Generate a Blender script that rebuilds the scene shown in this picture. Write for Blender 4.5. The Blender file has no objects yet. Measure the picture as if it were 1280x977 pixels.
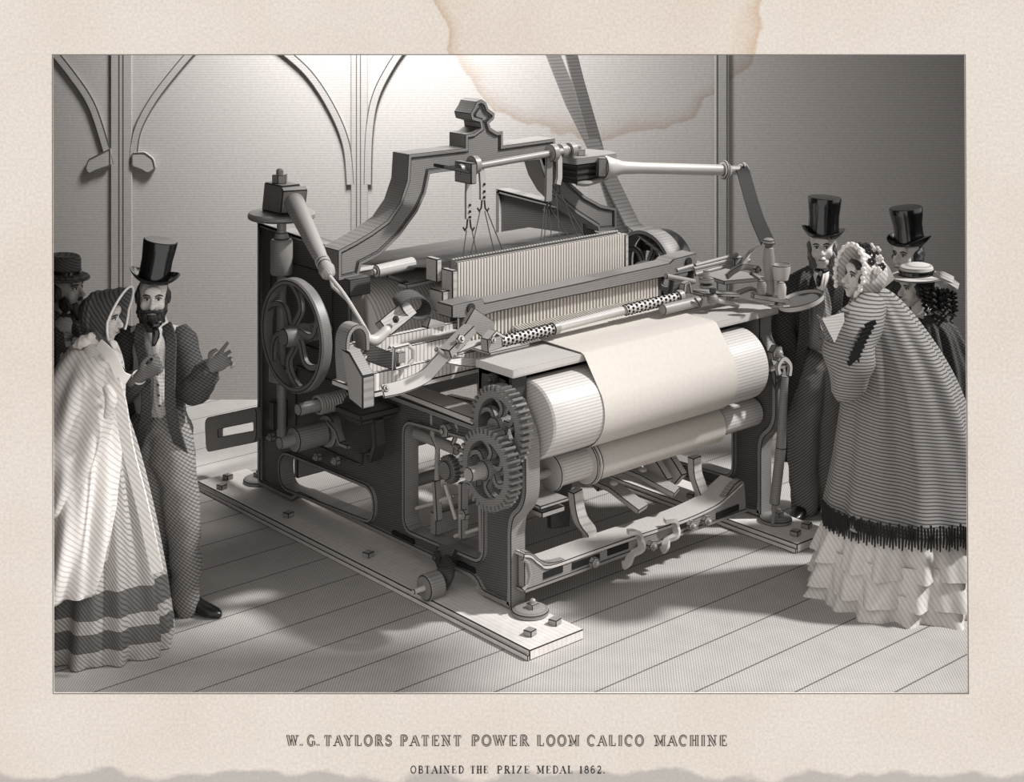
import bpy, math, random
from mathutils import Vector as V, Matrix, noise, geometry
random.seed(4)
# ------------------------------------------------------------------ camera frame
FP, CX, HZ, CH = 1995.0, 638.0, -85.0, 3.5
RX, RY = .7541, -.6568
FX, FY = .6568, .7541
CAM = V((-(.068*RX+8.03*FX), -(.068*RY+8.03*FY), CH))
ROT = math.atan2(RY, RX)
def _pl(px, py, ax, v):
    a = (px-CX)/FP
    d = V((FX+a*RX, FY+a*RY, -(py-HZ)/FP))
    return CAM + d*((v-CAM[ax])/d[ax])
def gx(px, py, x=0.0): return _pl(px, py, 0, x)
def gy(px, py, y=0.0): return _pl(px, py, 1, y)
def gz(px, py, z=0.0): return _pl(px, py, 2, z)
def gd(px, d, z=0.0):
    a = (px-CX)*d/FP
    return V((CAM.x+RX*a+FX*d, CAM.y+RY*a+FY*d, z))
COL = bpy.context.scene.collection

# ------------------------------------------------------------------ materials
MATS = {}
def M(name, col, rough=.6, metal=0.0, lines=(), grain=.0, gscale=60.0, spec=.4, bump=0):
    """col: sRGB 0-255 triple or grey; lines: (period, direction, strength, duty)"""
    if name in MATS: return MATS[name]
    if not isinstance(col, tuple): col = (col, col*.972, col*.95)
    c = [(v/255/12.92 if v/255 <= .04045 else ((v/255+.055)/1.055)**2.4) for v in col]
    m = bpy.data.materials.new(name); m.use_nodes = True
    nt = m.node_tree; N = nt.nodes; L = nt.links
    b = N['Principled BSDF']
    b.inputs['Roughness'].default_value = rough
    b.inputs['Metallic'].default_value = metal
    b.inputs['Specular IOR Level'].default_value = spec
    fac = None
    tc = N.new('ShaderNodeTexCoord')
    if lines:
        nz = N.new('ShaderNodeTexNoise'); nz.inputs['Scale'].default_value = 2.5; L.new(tc.outputs['Object'], nz.inputs['Vector'])
    for (per, dr, st, duty) in lines:
        dv = V(dr).normalized()*(2*math.pi/per)
        dot = N.new('ShaderNodeVectorMath'); dot.operation = 'DOT_PRODUCT'
        dot.inputs[1].default_value = dv; L.new(tc.outputs['Object'], dot.inputs[0])
        ad = N.new('ShaderNodeMath'); ad.operation = 'MULTIPLY_ADD'; ad.inputs[1].default_value = 3.0
        L.new(nz.outputs['Fac'], ad.inputs[0]); L.new(dot.outputs['Value'], ad.inputs[2])
        sn = N.new('ShaderNodeMath'); sn.operation = 'SINE'; L.new(ad.outputs[0], sn.inputs[0])
        mr = N.new('ShaderNodeMapRange'); mr.inputs['From Min'].default_value = 1-2*duty; mr.inputs['From Max'].default_value = min(1.0, 1-2*duty+.7)
        mr.inputs['To Min'].default_value = 1.0; mr.inputs['To Max'].default_value = 1-st
        L.new(sn.outputs[0], mr.inputs['Value'])
        if fac is None: fac = mr.outputs['Result']
        else:
            mu = N.new('ShaderNodeMath'); mu.operation = 'MULTIPLY'; L.new(fac, mu.inputs[0]); L.new(mr.outputs['Result'], mu.inputs[1]); fac = mu.outputs[0]
    if grain:
        ng = N.new('ShaderNodeTexNoise'); ng.inputs['Scale'].default_value = gscale; ng.inputs['Detail'].default_value = 3
        L.new(tc.outputs['Object'], ng.inputs['Vector'])
        mr = N.new('ShaderNodeMapRange'); mr.inputs['From Min'].default_value = .3; mr.inputs['From Max'].default_value = .7
        mr.inputs['To Min'].default_value = 1-grain; mr.inputs['To Max'].default_value = 1+grain
        L.new(ng.outputs['Fac'], mr.inputs['Value'])
        if fac is None: fac = mr.outputs['Result']
        else:
            mu = N.new('ShaderNodeMath'); mu.operation = 'MULTIPLY'; L.new(fac, mu.inputs[0]); L.new(mr.outputs['Result'], mu.inputs[1]); fac = mu.outputs[0]
    if fac is None: b.inputs['Base Color'].default_value = (*c, 1)
    else:
        vm = N.new('ShaderNodeVectorMath'); vm.operation = 'SCALE'; vm.inputs[0].default_value = c
        L.new(fac, vm.inputs['Scale']); L.new(vm.outputs[0], b.inputs['Base Color'])
    MATS[name] = m
    return m
def extra_color(m, build):
    """route the base colour through a further node chain"""
    nt = m.node_tree; b = nt.nodes['Principled BSDF']; src = b.inputs['Base Color'].links[0].from_socket
    build(nt, src, b.inputs['Base Color'])

INKED = {'painted_iron','arch_iron','dark_iron','steel','bright_steel','roller_wood','pale_wood','plank_wood','gear_iron','wheel_iron','lever_wood','grey_wood','slatted_wood','calico','black_shoe','silk_hat','straw','felt','leather'}
NOINK = {'studs','coil_spring','heddle_cords','wire_hook','hole','picking_cord','looped_cord','bonnet_edging','ribbon_bow'}
EDGE = M('edge_line', 30, .8)
# ------------------------------------------------------------------ mesh builder
class MB:
    def __init__(s): s.v = []; s.f = []
    def add(s, vs, fs):
        o = len(s.v); s.v += [V(v) for v in vs]; s.f += [tuple(i+o for i in f) for f in fs]; return s
    def box(s, x0, x1, y0, y1, z0, z1):
        v = [(x, y, z) for x in (x0, x1) for y in (y0, y1) for z in (z0, z1)]
        return s.add(v, [(0,1,3,2),(4,6,7,5),(0,4,5,1),(2,3,7,6),(0,2,6,4),(1,5,7,3)])
    def beam(s, p0, p1, w, h, up=(0,0,1)):
        p0, p1 = V(p0), V(p1); d = (p1-p0).normalized(); a = d.cross(V(up)).normalized(); u = a.cross(d)
        v = []
        for p in (p0, p1):
            for i, j in ((-1,-1),(1,-1),(1,1),(-1,1)): v.append(p+a*i*w/2+u*j*h/2)
        return s.add(v, [(0,3,2,1),(4,5,6,7),(0,1,5,4),(1,2,6,5),(2,3,7,6),(3,0,4,7)])
    def rings(s, rs, cap=True, close=False):
        n = len(rs[0]); o = len(s.v)
        for r in rs: s.v += [V(p) for p in r]
        k = len(rs); m = k if close else k-1
        for i in range(m):
            for j in range(n):
                a = o+i*n+j; b = o+i*n+(j+1) % n; i2 = (i+1) % k; c = o+i2*n+(j+1) % n; d = o+i2*n+j
                s.f.append((a, b, c, d))
        if cap and not close:
            s.f.append(tuple(o+j for j in reversed(range(n)))); s.f.append(tuple(o+(k-1)*n+j for j in range(n)))
        return s
    def lathe(s, prof, p0, axis, n=28, cap=True):
        p0 = V(p0); d = V(axis).normalized(); a = d.orthogonal().normalized(); b = d.cross(a)
        rs = [[p0+d*t+(a*math.cos(2*math.pi*j/n)+b*math.sin(2*math.pi*j/n))*max(r, 1e-4) for j in range(n)] for r, t in prof]
        return s.rings(rs, cap)
    def cyl(s, p0, p1, r, r1=None, n=24):
        p0, p1 = V(p0), V(p1); l = (p1-p0).length
        return s.lathe([(r, 0), (r if r1 is None else r1, l)], p0, p1-p0, n)
    def nut(s, p, axis, r=.025, h=.025, sq=False):
        p = V(p); d = V(axis).normalized()
        s.lathe([(r, 0), (r, h)], p, d, 4 if sq else 6)
        return s.lathe([(r*.45, h*.9), (r*.45, h*1.5), (r*.25, h*1.7)], p, d, 10)
    def tube(s, pts, r, n=12, cap=True, close=False, flat=None, up=None):
        """flat=(w,h): rectangular/elliptic strap, up: fixed normal"""
        pts = [V(p) for p in pts]; k = len(pts); rs = []
        if not isinstance(r, (list, tuple)): r = [r]*k
        pu = None
        for i, p in enumerate(pts):
            if close: d = pts[(i+1) % k]-pts[i-1]
            else: d = pts[min(i+1, k-1)]-pts[max(i-1, 0)]
            d.normalize()
            if up is not None: u = V(up)
            else: u = pu if pu is not None else d.orthogonal()
            a = u-d*u.dot(d)
            if a.length < 1e-5: a = d.orthogonal()
            a.normalize(); pu = a; b = d.cross(a)
            if flat: rs.append([p+a*i2*flat[1]/2+b*j2*flat[0]/2 for i2, j2 in ((-1,-1),(-1,1),(1,1),(1,-1))])
            else: rs.append([p+(a*math.cos(2*math.pi*j/n)+b*math.sin(2*math.pi*j/n))*r[i] for j in range(n)])
        return s.rings(rs, cap, close)
    def prism(s, poly, ax, a, b, holes=()):
        """poly: list of 2D points in the plane normal to axis ax; extruded a..b"""
        loops = [[V(p) for p in poly]]+[[V(p) for p in h] for h in holes]
        tri = geometry.tessellate_polygon([[V((p[0], p[1], 0)) for p in l] for l in loops])
        flat = [p for l in loops for p in l]
        def mk(p, t):
            return (t, p[0], p[1]) if ax == 0 else (p[0], t, p[1]) if ax == 1 else (p[0], p[1], t)
        o = len(s.v); n = len(flat)
        s.v += [V(mk(p, a)) for p in flat]+[V(mk(p, b)) for p in flat]
        for t in tri: s.f.append(tuple(o+i for i in t)); s.f.append(tuple(o+n+i for i in reversed(t)))
        st = 0
        for l in loops:
            m = len(l)
            for i in range(m): s.f.append((o+st+i, o+st+(i+1) % m, o+n+st+(i+1) % m, o+n+st+i))
            st += m
        return s
    def rim(s, poly, ax, a, b, w, inward=True):
        """raised band of width w along a closed outline"""
        P = [V(p) for p in poly]; n = len(P)
        area = sum(P[i].x*P[(i+1) % n].y-P[(i+1) % n].x*P[i].y for i in range(n))
        sg = 1 if area > 0 else -1
        if not inward: sg = -sg
        Q = []
        for i in range(n):
            e0 = (P[i]-P[i-1]).normalized(); e1 = (P[(i+1) % n]-P[i]).normalized()
            n0 = V((-e0.y, e0.x))*sg; n1 = V((-e1.y, e1.x))*sg
            m = (n0+n1); m = m/max(m.length, .3); c = max(m.dot(n0), .5)
            Q.append(P[i]+m*(w/c))
        def mk(p, t):
            return (t, p[0], p[1]) if ax == 0 else (p[0], t, p[1]) if ax == 1 else (p[0], p[1], t)
        rs = [[mk(p, a) for p in P], [mk(p, b) for p in P], [mk(p, b) for p in Q], [mk(p, a) for p in Q]]
        return s.rings(rs, cap=False, close=True)
    def ell(s, c, r, rot=None, n=20, m=12):
        c = V(c); rot = rot or Matrix.Identity(3); rs = []
        for i in range(1, m):
            t = math.pi*i/m
            rs.append([c+rot @ V((r[0]*math.sin(t)*math.cos(2*math.pi*j/n), r[1]*math.sin(t)*math.sin(2*math.pi*j/n), r[2]*math.cos(t))) for j in range(n)])
        return s.rings(rs, True)
    def limb(s, pts, rad, n=16, sub=4, fold=0, ff=40):
        """round-ended tapering tube through joints"""
        P, Rr = spline(pts, rad, sub); k = len(P); e0 = (P[0]-P[1]).normalized(); e1 = (P[-1]-P[-2]).normalized()
        PP = [P[0]+e0*Rr[0]*.85, P[0]+e0*Rr[0]*.5]+P+[P[-1]+e1*Rr[-1]*.5, P[-1]+e1*Rr[-1]*.85]
        RR = [Rr[0]*.45, Rr[0]*.85]+Rr+[Rr[-1]*.85, Rr[-1]*.45]
        o = len(s.v); s.tube(PP, RR, n)
        if fold:
            for i in range(o, len(s.v)):
                v = s.v[i]; s.v[i] = v+V((1, .6, .2))*fold*(noise.noise(V((v.x*9, v.y*9, v.z*ff)))) 
        return s
    def build(s, name, mat, parent=None, bevel=0, smooth=True, label=None, remesh=0, sm=0, kind=None, cat=None, group=None, off=None, ang=35):
        root = parent
        if off is None:
            off = V((0, 0, 0))
            r = parent
            while r is not None:
                if r.name in OFFS: off = OFFS[r.name]; break
                r = r.parent
        me = bpy.data.meshes.new(name)
        me.from_pydata([v-off for v in s.v], [], s.f); me.validate()
        import bmesh
        bm = bmesh.new(); bm.from_mesh(me); bmesh.ops.recalc_face_normals(bm, faces=bm.faces[:]); bm.to_mesh(me); bm.free()
        o = bpy.data.objects.new(name, me); COL.objects.link(o)
        if remesh:
            md = o.modifiers.new('r', 'REMESH'); md.mode = 'VOXEL'; md.voxel_size = remesh
            if sm:
                md = o.modifiers.new('s', 'SMOOTH'); md.factor = .5; md.iterations = sm
            dg = bpy.context.evaluated_depsgraph_get(); me2 = bpy.data.meshes.new_from_object(o.evaluated_get(dg)); o.modifiers.clear(); o.data = me2; me = me2
            me.shade_smooth()
        elif smooth:
            me.shade_smooth(); 
            try: me.set_sharp_from_angle(angle=math.radians(ang))
            except Exception: pass
        big = len(s.v) > 7 and not remesh and mat.name in INKED and kind != 'stuff' and name not in NOINK
        if big and not bevel: bevel = .0035
        if bevel:
            md = o.modifiers.new('b', 'BEVEL'); md.width = bevel; md.segments = 1; md.limit_method = 'ANGLE'; md.angle_limit = math.radians(50); md.use_clamp_overlap = name not in ('flange','top_arch','arch_moulding','sley_hand_rail','front_cross_rail','side_arm')
        me.materials.clear(); me.materials.append(mat)
        if big and bevel: me.materials.append(EDGE); md.material = 1
        if parent is not None: o.parent = parent
        if label: o['label'] = label
        if cat: o['category'] = cat
        if kind: o['kind'] = kind
        if group: o['group'] = group
        return o
OFFS = {}
def spline(pts, rad, sub=4):
    pts = [V(p) for p in pts]; k = len(pts)
    if not isinstance(rad, (list, tuple)): rad = [rad]*k
    P = []; Rr = []
    for i in range(k-1):
        p0 = pts[max(i-1, 0)]; p1 = pts[i]; p2 = pts[i+1]; p3 = pts[min(i+2, k-1)]
        for j in range(sub):
            t = j/sub
            P.append(.5*((2*p1)+(p2-p0)*t+(2*p0-5*p1+4*p2-p3)*t*t+(3*p1-p0-3*p2+p3)*t**3)); Rr.append(rad[i]+(rad[i+1]-rad[i])*(3*t*t-2*t**3))
    P.append(pts[-1]); Rr.append(rad[-1])
    return P, Rr
def fillet(poly, r, n=5):
    out = []; P = [V(p) for p in poly]; k = len(P)
    for i in range(k):
        rr = r[i] if isinstance(r, (list, tuple)) else r
        a, b, c = P[i-1], P[i], P[(i+1) % k]; u = (a-b); w = (c-b)
        q = min(rr, u.length*.48, w.length*.48)
        if q < .004: out.append(b); continue
        u = b+u.normalized()*q; w = b+w.normalized()*q
        for j in range(n+1):
            t = j/n; out.append(u*(1-t)**2+b*2*t*(1-t)+w*t*t)
    return out
def root(name, label, cat, loc=(0,0,0), group=None, rz=0, kind=None):
    o = bpy.data.objects.new(name, None); COL.objects.link(o); o.location = loc; o.rotation_euler = (0, 0, rz); o.empty_display_size = .1
    o['label'] = label; o['category'] = cat
    if group: o['group'] = group
    if kind: o['kind'] = kind
    OFFS[o.name] = V(loc) if rz == 0 else V((0, 0, 0))
    return o
def inset(poly, w):
    P = [V(p) for p in poly]; n = len(P)
    area = sum(P[i].x*P[(i+1) % n].y-P[(i+1) % n].x*P[i].y for i in range(n)); sg = 1 if area > 0 else -1; Q = []
    for i in range(n):
        e0 = (P[i]-P[i-1]).normalized(); e1 = (P[(i+1) % n]-P[i]).normalized()
        m = (V((-e0.y, e0.x))*sg+V((-e1.y, e1.x))*sg); m = m/max(m.length, .3); c = max(m.dot(V((-e0.y, e0.x))*sg), .5)
        Q.append(P[i]+m*(w/c))
    return Q
def yz(pts): return [(p.y, p.z) for p in pts]
def xz(pts): return [(p.x, p.z) for p in pts]

# ------------------------------------------------------------------ palette
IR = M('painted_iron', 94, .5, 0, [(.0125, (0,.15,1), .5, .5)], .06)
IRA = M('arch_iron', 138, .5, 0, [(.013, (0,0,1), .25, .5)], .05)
IRD = M('dark_iron', 74, .45, .2, [(.012, (0,.3,1), .4, .5)], .08)
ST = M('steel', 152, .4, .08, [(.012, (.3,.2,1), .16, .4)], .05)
STB = M('bright_steel', 190, .4, .05)
RB = M('roller_wood', 200, .38, 0, [(.016, (0,.5,1), .34, .3)], .03)
CL = M('calico', (197,190,182), .8, 0, (), .035, 45)
WOOD = M('pale_wood', 190, .55, 0, [(.013, (0,1,.3), .22, .4)], .05)
WOODX = M('plank_wood', 214, .6, 0, [(.03, (1,0,0), .12, .3)], .06, 20)
THR = M('thread', (214,208,200), .8)
THD = M('dark_thread', 60, .8)
LEA = M('leather', 96, .6, 0, [(.014, (.2,.3,1), .5, .5)], .06)
LEAL = M('pale_leather', 205, .55, 0, [(.014, (.2,.2,1), .3, .4)])
BLK = M('black_gap', 22, .8)
SILK = M('silk_hat', 22, .16, 0, (), 0, spec=.9)
# ================================================================== SETTING
d0f, d1f = 7.32, 12.0
flm = M('floor_boards', 192, .75, 0, [(.0125, (.72,-.69,0), .34, .5), (.0125, (.35,.94,0), .3, .5)], .05, 8)
def seams(nt, src, dst):
    N = nt.nodes; L = nt.links
    g = N.new('ShaderNodeNewGeometry'); sp = N.new('ShaderNodeSeparateXYZ'); L.new(g.outputs['Position'], sp.inputs[0])
    a = N.new('ShaderNodeMath'); a.operation = 'ADD'; a.inputs[1].default_value = .12+.303*40; L.new(sp.outputs['Y'], a.inputs[0])
    mo = N.new('ShaderNodeMath'); mo.operation = 'MODULO'; mo.inputs[1].default_value = .303; L.new(a.outputs[0], mo.inputs[0])
    lt = N.new('ShaderNodeMath'); lt.operation = 'LESS_THAN'; lt.inputs[1].default_value = .009; L.new(mo.outputs[0], lt.inputs[0])
    mx = N.new('ShaderNodeMix'); mx.data_type = 'RGBA'; L.new(lt.outputs[0], mx.inputs['Factor']); L.new(src, mx.inputs['A']); mx.inputs['B'].default_value = (.12, .11, .1, 1)
    L.new(mx.outputs['Result'], dst)
extra_color(flm, seams)
mb = MB(); c = [gd(CX-4.2*FP/d0f, d0f), gd(CX+4.2*FP/d0f, d0f), gd(CX+4.2*FP/d1f, d1f), gd(CX-4.2*FP/d1f, d1f)]
mb.add([(p.x, p.y, 0) for p in c]+[(p.x, p.y, -.08) for p in c], [(0,1,2,3),(7,6,5,4),(0,4,5,1),(1,5,6,2),(2,6,7,3),(3,7,4,0)])
mb.build('floor', flm, kind='structure', smooth=False)
wlm = M('back_wall_plaster', 176, .9, 0, [(.019, (0,0,1), .16, .5)], .07, 45)
WD = 11.95
def stain(nt, src, dst, cxz, rad, wid, col, soft=.5, coord='Object', strength=.5, inner=.1):
    """a brown tide line: an irregular ring"""
    N = nt.nodes; L = nt.links
    tc = N.new('ShaderNodeTexCoord'); sp = N.new('ShaderNodeSeparateXYZ'); L.new(tc.outputs['Object'], sp.inputs[0])
    cb = N.new('ShaderNodeCombineXYZ'); L.new(sp.outputs['X'], cb.inputs[0]); L.new(sp.outputs['Z'], cb.inputs[1])
    nz = N.new('ShaderNodeTexNoise'); nz.inputs['Scale'].default_value = 5/rad[0]*.6; nz.inputs['Detail'].default_value = 6; L.new(cb.outputs[0], nz.inputs['Vector'])
    sb = N.new('ShaderNodeVectorMath'); sb.operation = 'SUBTRACT'; sb.inputs[1].default_value = (cxz[0], cxz[1], 0); L.new(cb.outputs[0], sb.inputs[0])
    ml = N.new('ShaderNodeVectorMath'); ml.operation = 'MULTIPLY'; ml.inputs[1].default_value = (1/rad[0], 1/rad[1], 0); L.new(sb.outputs[0], ml.inputs[0])
    ln = N.new('ShaderNodeVectorMath'); ln.operation = 'LENGTH'; L.new(ml.outputs[0], ln.inputs[0])
    ad = N.new('ShaderNodeMath'); ad.operation = 'MULTIPLY_ADD'; ad.inputs[1].default_value = .34; L.new(nz.outputs['Fac'], ad.inputs[0]); L.new(ln.outputs['Value'], ad.inputs[2])
    cr = N.new('ShaderNodeValToRGB'); e = cr.color_ramp.elements
    e[0].position = .3; e[0].color = (inner,)*3+(1,); e[1].position = 1.0; e[1].color = (0, 0, 0, 1)
    for p, v in ((.88, inner*1.2), (.945, strength*.5), (.985, strength)):
        q = e.new(p); q.color = (v, v, v, 1)
    sc = N.new('ShaderNodeMath'); sc.operation = 'MULTIPLY'; sc.inputs[1].default_value = .85; L.new(ad.outputs[0], sc.inputs[0]); L.new(sc.outputs[0], cr.inputs['Fac'])
    mx = N.new('ShaderNodeMix'); mx.data_type = 'RGBA'; mx.blend_type = 'MULTIPLY'; L.new(cr.outputs['Color'], mx.inputs['Factor']); L.new(src, mx.inputs['A']); mx.inputs['B'].default_value = col
    L.new(mx.outputs['Result'], dst)
def wl(px, py): return ((px-CX)*WD/FP, CH-(py-HZ)*WD/FP)
extra_color(wlm, lambda nt, s, d: stain(nt, s, d, wl(752, 0), (1.2, 1.03), .04, (.62, .47, .33, 1), strength=.5, inner=.02))
wall = bpy.data.objects
def wmesh(name, polys, mat, a, b, kind='structure', parent=None, bevel=0):
    mb = MB()
    for p in polys: mb.prism([wl(*q) for q in p] if p and len(p[0]) == 2 else p, 1, a, b)
    o = mb.build(name, mat, parent, smooth=False, kind=kind, bevel=bevel, off=V((0,0,0)))
    if parent is None:
        o.location = gd(CX, WD); o.rotation_euler = (0, 0, ROT)
    return o
mb = MB(); mb.box(-4.2, 4.2, 0, .12, -.08, 8.0)
o = mb.build('wall_back', wlm, kind='structure', smooth=False); o.location = gd(CX, WD); o.rotation_euler = (0, 0, ROT)
dkm = M('light_block_dark', 72, .9, 0, [(.2, (1,0,0), .2, .3)], .06, 10)  # kept dark so the unseen light-blocking panels bounce little light
mb = MB(); mb.box(-4.32, -4.2, -(WD-d0f), .12, -.08, 8.0)
o = mb.build('left_light_block', dkm, kind='structure', smooth=False); o.location = gd(CX, WD); o.rotation_euler = (0, 0, ROT)  # unseen side panel, added to block sky light from the left
dkm = M('light_block_dark', 72, .9, 0, [(.2, (1,0,0), .2, .3)], .06, 10)
mb = MB(); mb.box(-4.32, 4.3, -(WD-d0f), .12, 8.0, 8.1)
o = mb.build('top_light_block', dkm, kind='structure', smooth=False); o.location = gd(CX, WD); o.rotation_euler = (0, 0, ROT)  # unseen cover, added to cut the ambient light from above
e0 = -(WD-d0f); e1 = 8.05-WD
mb = MB(); mb.prism([(e0,-.08),(.12,-.08),(.12,8.0),(-1.3,8.0),(-1.3,1.7),(e1,1.7),(e1,4.9),(e1,6.9),(e0,6.9),(e0,4.9),(e1-.02,4.9),(e1-.02,1.7),(e0,1.7)], 0, 4.2, 4.3)
mb = MB(); mb.box(4.2, 4.3, e0, .12, -.08, 1.7); mb.box(4.2, 4.3, -1.3, .12, 1.7, 8.0); mb.box(4.2, 4.3, e0, e1, 4.9, 6.9)
o = mb.build('right_light_block', dkm, kind='structure', smooth=False); o.location = gd(CX, WD); o.rotation_euler = (0, 0, ROT)  # unseen panels added to limit light; gaps shaped to let the sun in
mb = MB(); fw = -(WD-7.315)
mb.prism([(-4.32,-.6),(4.3,-.6),(4.3,8.0),(-4.32,8.0)], 1, fw-.005, fw+.005, holes=[[(-2.25,-.35),(2.25,-.35),(2.25,3.05),(-2.25,3.05)]])
o = mb.build('front_light_block', dkm, kind='structure', smooth=False); o.location = gd(CX, WD); o.rotation_euler = (0, 0, ROT)  # unseen panel around the sheet, added to keep sky light out
# slender posts and arch ribs of the arcade on the back wall
trm = M('arcade_timber', 168, .9, 0, [(.019, (0,0,1), .15, .5)], .05, 60)
trl = M('arcade_groove', 84, .9)
def ribs(name, pxl, edges):
    o = bpy.data.objects.new(name, None); COL.objects.link(o); o['kind'] = 'structure'
    o.location = gd(CX, WD); o.rotation_euler = (0, 0, ROT); OFFS[o.name] = V((0,0,0))
    return o
def post(n, x0, x1, ytop, ybot, grooves):
    o = ribs('trim_%d' % n, 0, 0)
    mb = MB(); a = wl(x0, ytop); b = wl(x1, ybot); mb.box(a[0], b[0], -.025, -.002, b[1], a[1]); mb.build('post', trm, o, smooth=False, bevel=.006)
    mb = MB()
    for g in grooves:
        q = wl(g, 0)[0]; mb.box(q-.0035, q+.0035, -.028, -.025, b[1], a[1])
    mb.build('groove', trl, o, smooth=False)
    return o
p1 = post(1, 139, 166, -60, 480, (150, 155))
p2 = post(2, 439, 460, -60, 480, (446, 451))
p3 = post(3, 893, 911, -60, 480, (896, 908))
def arch_rib(n, pts, w=9):
    o = ribs('trim_%d' % n, 0, 0)
    P, _ = spline([V((*wl(*p), 0)) for p in pts], 1, 8)
    mb = MB(); mb.tube([(p.x, -.012, p.y) for p in P], 1, flat=(w*WD/FP, .022), up=(0, 1, 0)); mb.build('rib', trm, o, smooth=False)
    mb = MB()
    for s in (-1, 1):
        Q = []
        for i, p in enumerate(P):
            dd = (P[min(i+1, len(P)-1)]-P[max(i-1, 0)]).normalized(); Q.append((p.x-dd.y*s*w*.5*WD/FP, -.022, p.y+dd.x*s*w*.5*WD/FP))
        mb.tube(Q, .0045, n=6)
    mb.build('moulding', trl, o, smooth=True)
arch_rib(4, [(60, 55), (90, 92), (115, 130), (132, 180), (138, 205)])
arch_rib(5, [(262, 40), (225, 82), (192, 125), (172, 165), (167, 205)])
arch_rib(6, [(345, 55), (385, 90), (415, 135), (433, 180), (438, 230)])
arch_rib(7, [(515, 45), (490, 80), (470, 120), (462, 165), (460, 230)])
# carved bracket on the first post
o = ribs('trim_8', 0, 0)
mb = MB()
for pg in ([(140, 184), (112, 198), (108, 210), (113, 217), (122, 212), (140, 206)], [(166, 190), (182, 189), (193, 197), (196, 210), (186, 216), (178, 211), (166, 207)]):
    q = fillet([wl(*p) for p in pg], .02); mb.prism(q, 1, -.04, -.002)
mb.build('bracket', trm, o, smooth=False, bevel=.006)
mb = MB()
for pg in ([(140, 184), (112, 198), (108, 210), (113, 217), (122, 212), (140, 206)], [(166, 190), (182, 189), (193, 197), (196, 210), (186, 216), (178, 211), (166, 207)]):
    q = fillet([wl(*p) for p in pg], .02); mb.rim(q, 1, -.044, -.039, .008)
mb.build('carving', trl, o, smooth=False)

# ================================================================== PAPER MARGIN
PD = 7.3
def pp(px, py): return ((px-CX)*PD/FP, CH-(py-HZ)*PD/FP)
pm = M('aged_paper', (240,230,220), .9, 0, (), .09, 75)
def paper_nodes(nt, src, dst):
    N = nt.nodes; L = nt.links
    tc = N.new('ShaderNodeTexCoord')
    n1 = N.new('ShaderNodeTexNoise'); n1.inputs['Scale'].default_value = 1.6; n1.inputs['Detail'].default_value = 5; L.new(tc.outputs['Object'], n1.inputs['Vector'])
    mr = N.new('ShaderNodeMapRange'); mr.inputs['From Min'].default_value = .42; mr.inputs['From Max'].default_value = .75; mr.inputs['To Max'].default_value = .5; L.new(n1.outputs['Fac'], mr.inputs['Value'])
    m1 = N.new('ShaderNodeMix'); m1.data_type = 'RGBA'; m1.blend_type = 'MULTIPLY'; L.new(mr.outputs['Result'], m1.inputs['Factor']); L.new(src, m1.inputs['A']); m1.inputs['B'].default_value = (.86, .83, .8, 1)
    # grey worn lower edge
    sp = N.new('ShaderNodeSeparateXYZ'); L.new(tc.outputs['Object'], sp.inputs[0])
    n2 = N.new('ShaderNodeTexNoise'); n2.inputs['Scale'].default_value = 3.5; n2.inputs['Detail'].default_value = 5; L.new(tc.outputs['Object'], n2.inputs['Vector'])
    a = N.new('ShaderNodeMath'); a.operation = 'MULTIPLY_ADD'; a.inputs[1].default_value = .22; L.new(n2.outputs['Fac'], a.inputs[0]); L.new(sp.outputs['Z'], a.inputs[2])
    zb = pp(0, 968)[1]+.11
    m2r = N.new('ShaderNodeMapRange'); m2r.inputs['From Min'].default_value = zb-.012; m2r.inputs['From Max'].default_value = zb+.012; m2r.inputs['To Min'].default_value = .62; m2r.inputs['To Max'].default_value = 0; L.new(a.outputs[0], m2r.inputs['Value'])
    m2 = N.new('ShaderNodeMix'); m2.data_type = 'RGBA'; L.new(m2r.outputs['Result'], m2.inputs['Factor']); L.new(m1.outputs['Result'], m2.inputs['A']); m2.inputs['B'].default_value = (.4, .385, .37, 1)
    stain(nt, m2.outputs['Result'], dst, pp(748, 0), (.75, .6), .04, (.74, .58, .42, 1), strength=.7, inner=.10)
extra_color(pm, paper_nodes)
sheet = root('paper_margin', 'aged cream paper margin with a brown water stain and engraved caption, framing the loom', 'paper', gd(CX, PD), rz=ROT)
mb = MB()
op = [pp(*q) for q in ((66, 69), (1206, 69), (1210, 866), (67, 866))]
mb.prism([pp(*q) for q in ((-45, -45), (1325, -45), (1325, 1022), (-45, 1022))], 1, 0, .008, holes=[op])
mb.build('paper_sheet', pm, sheet, smooth=False)
INK = M('ink', 52, .9); INKL = M('ink_light', (196,186,174), .9)
mb = MB(); mb.rim(op, 1, -.0012, -.0002, .004, inward=False); mb.build('plate_line', M('plate_ink', 120, .9), sheet, smooth=False)
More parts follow.
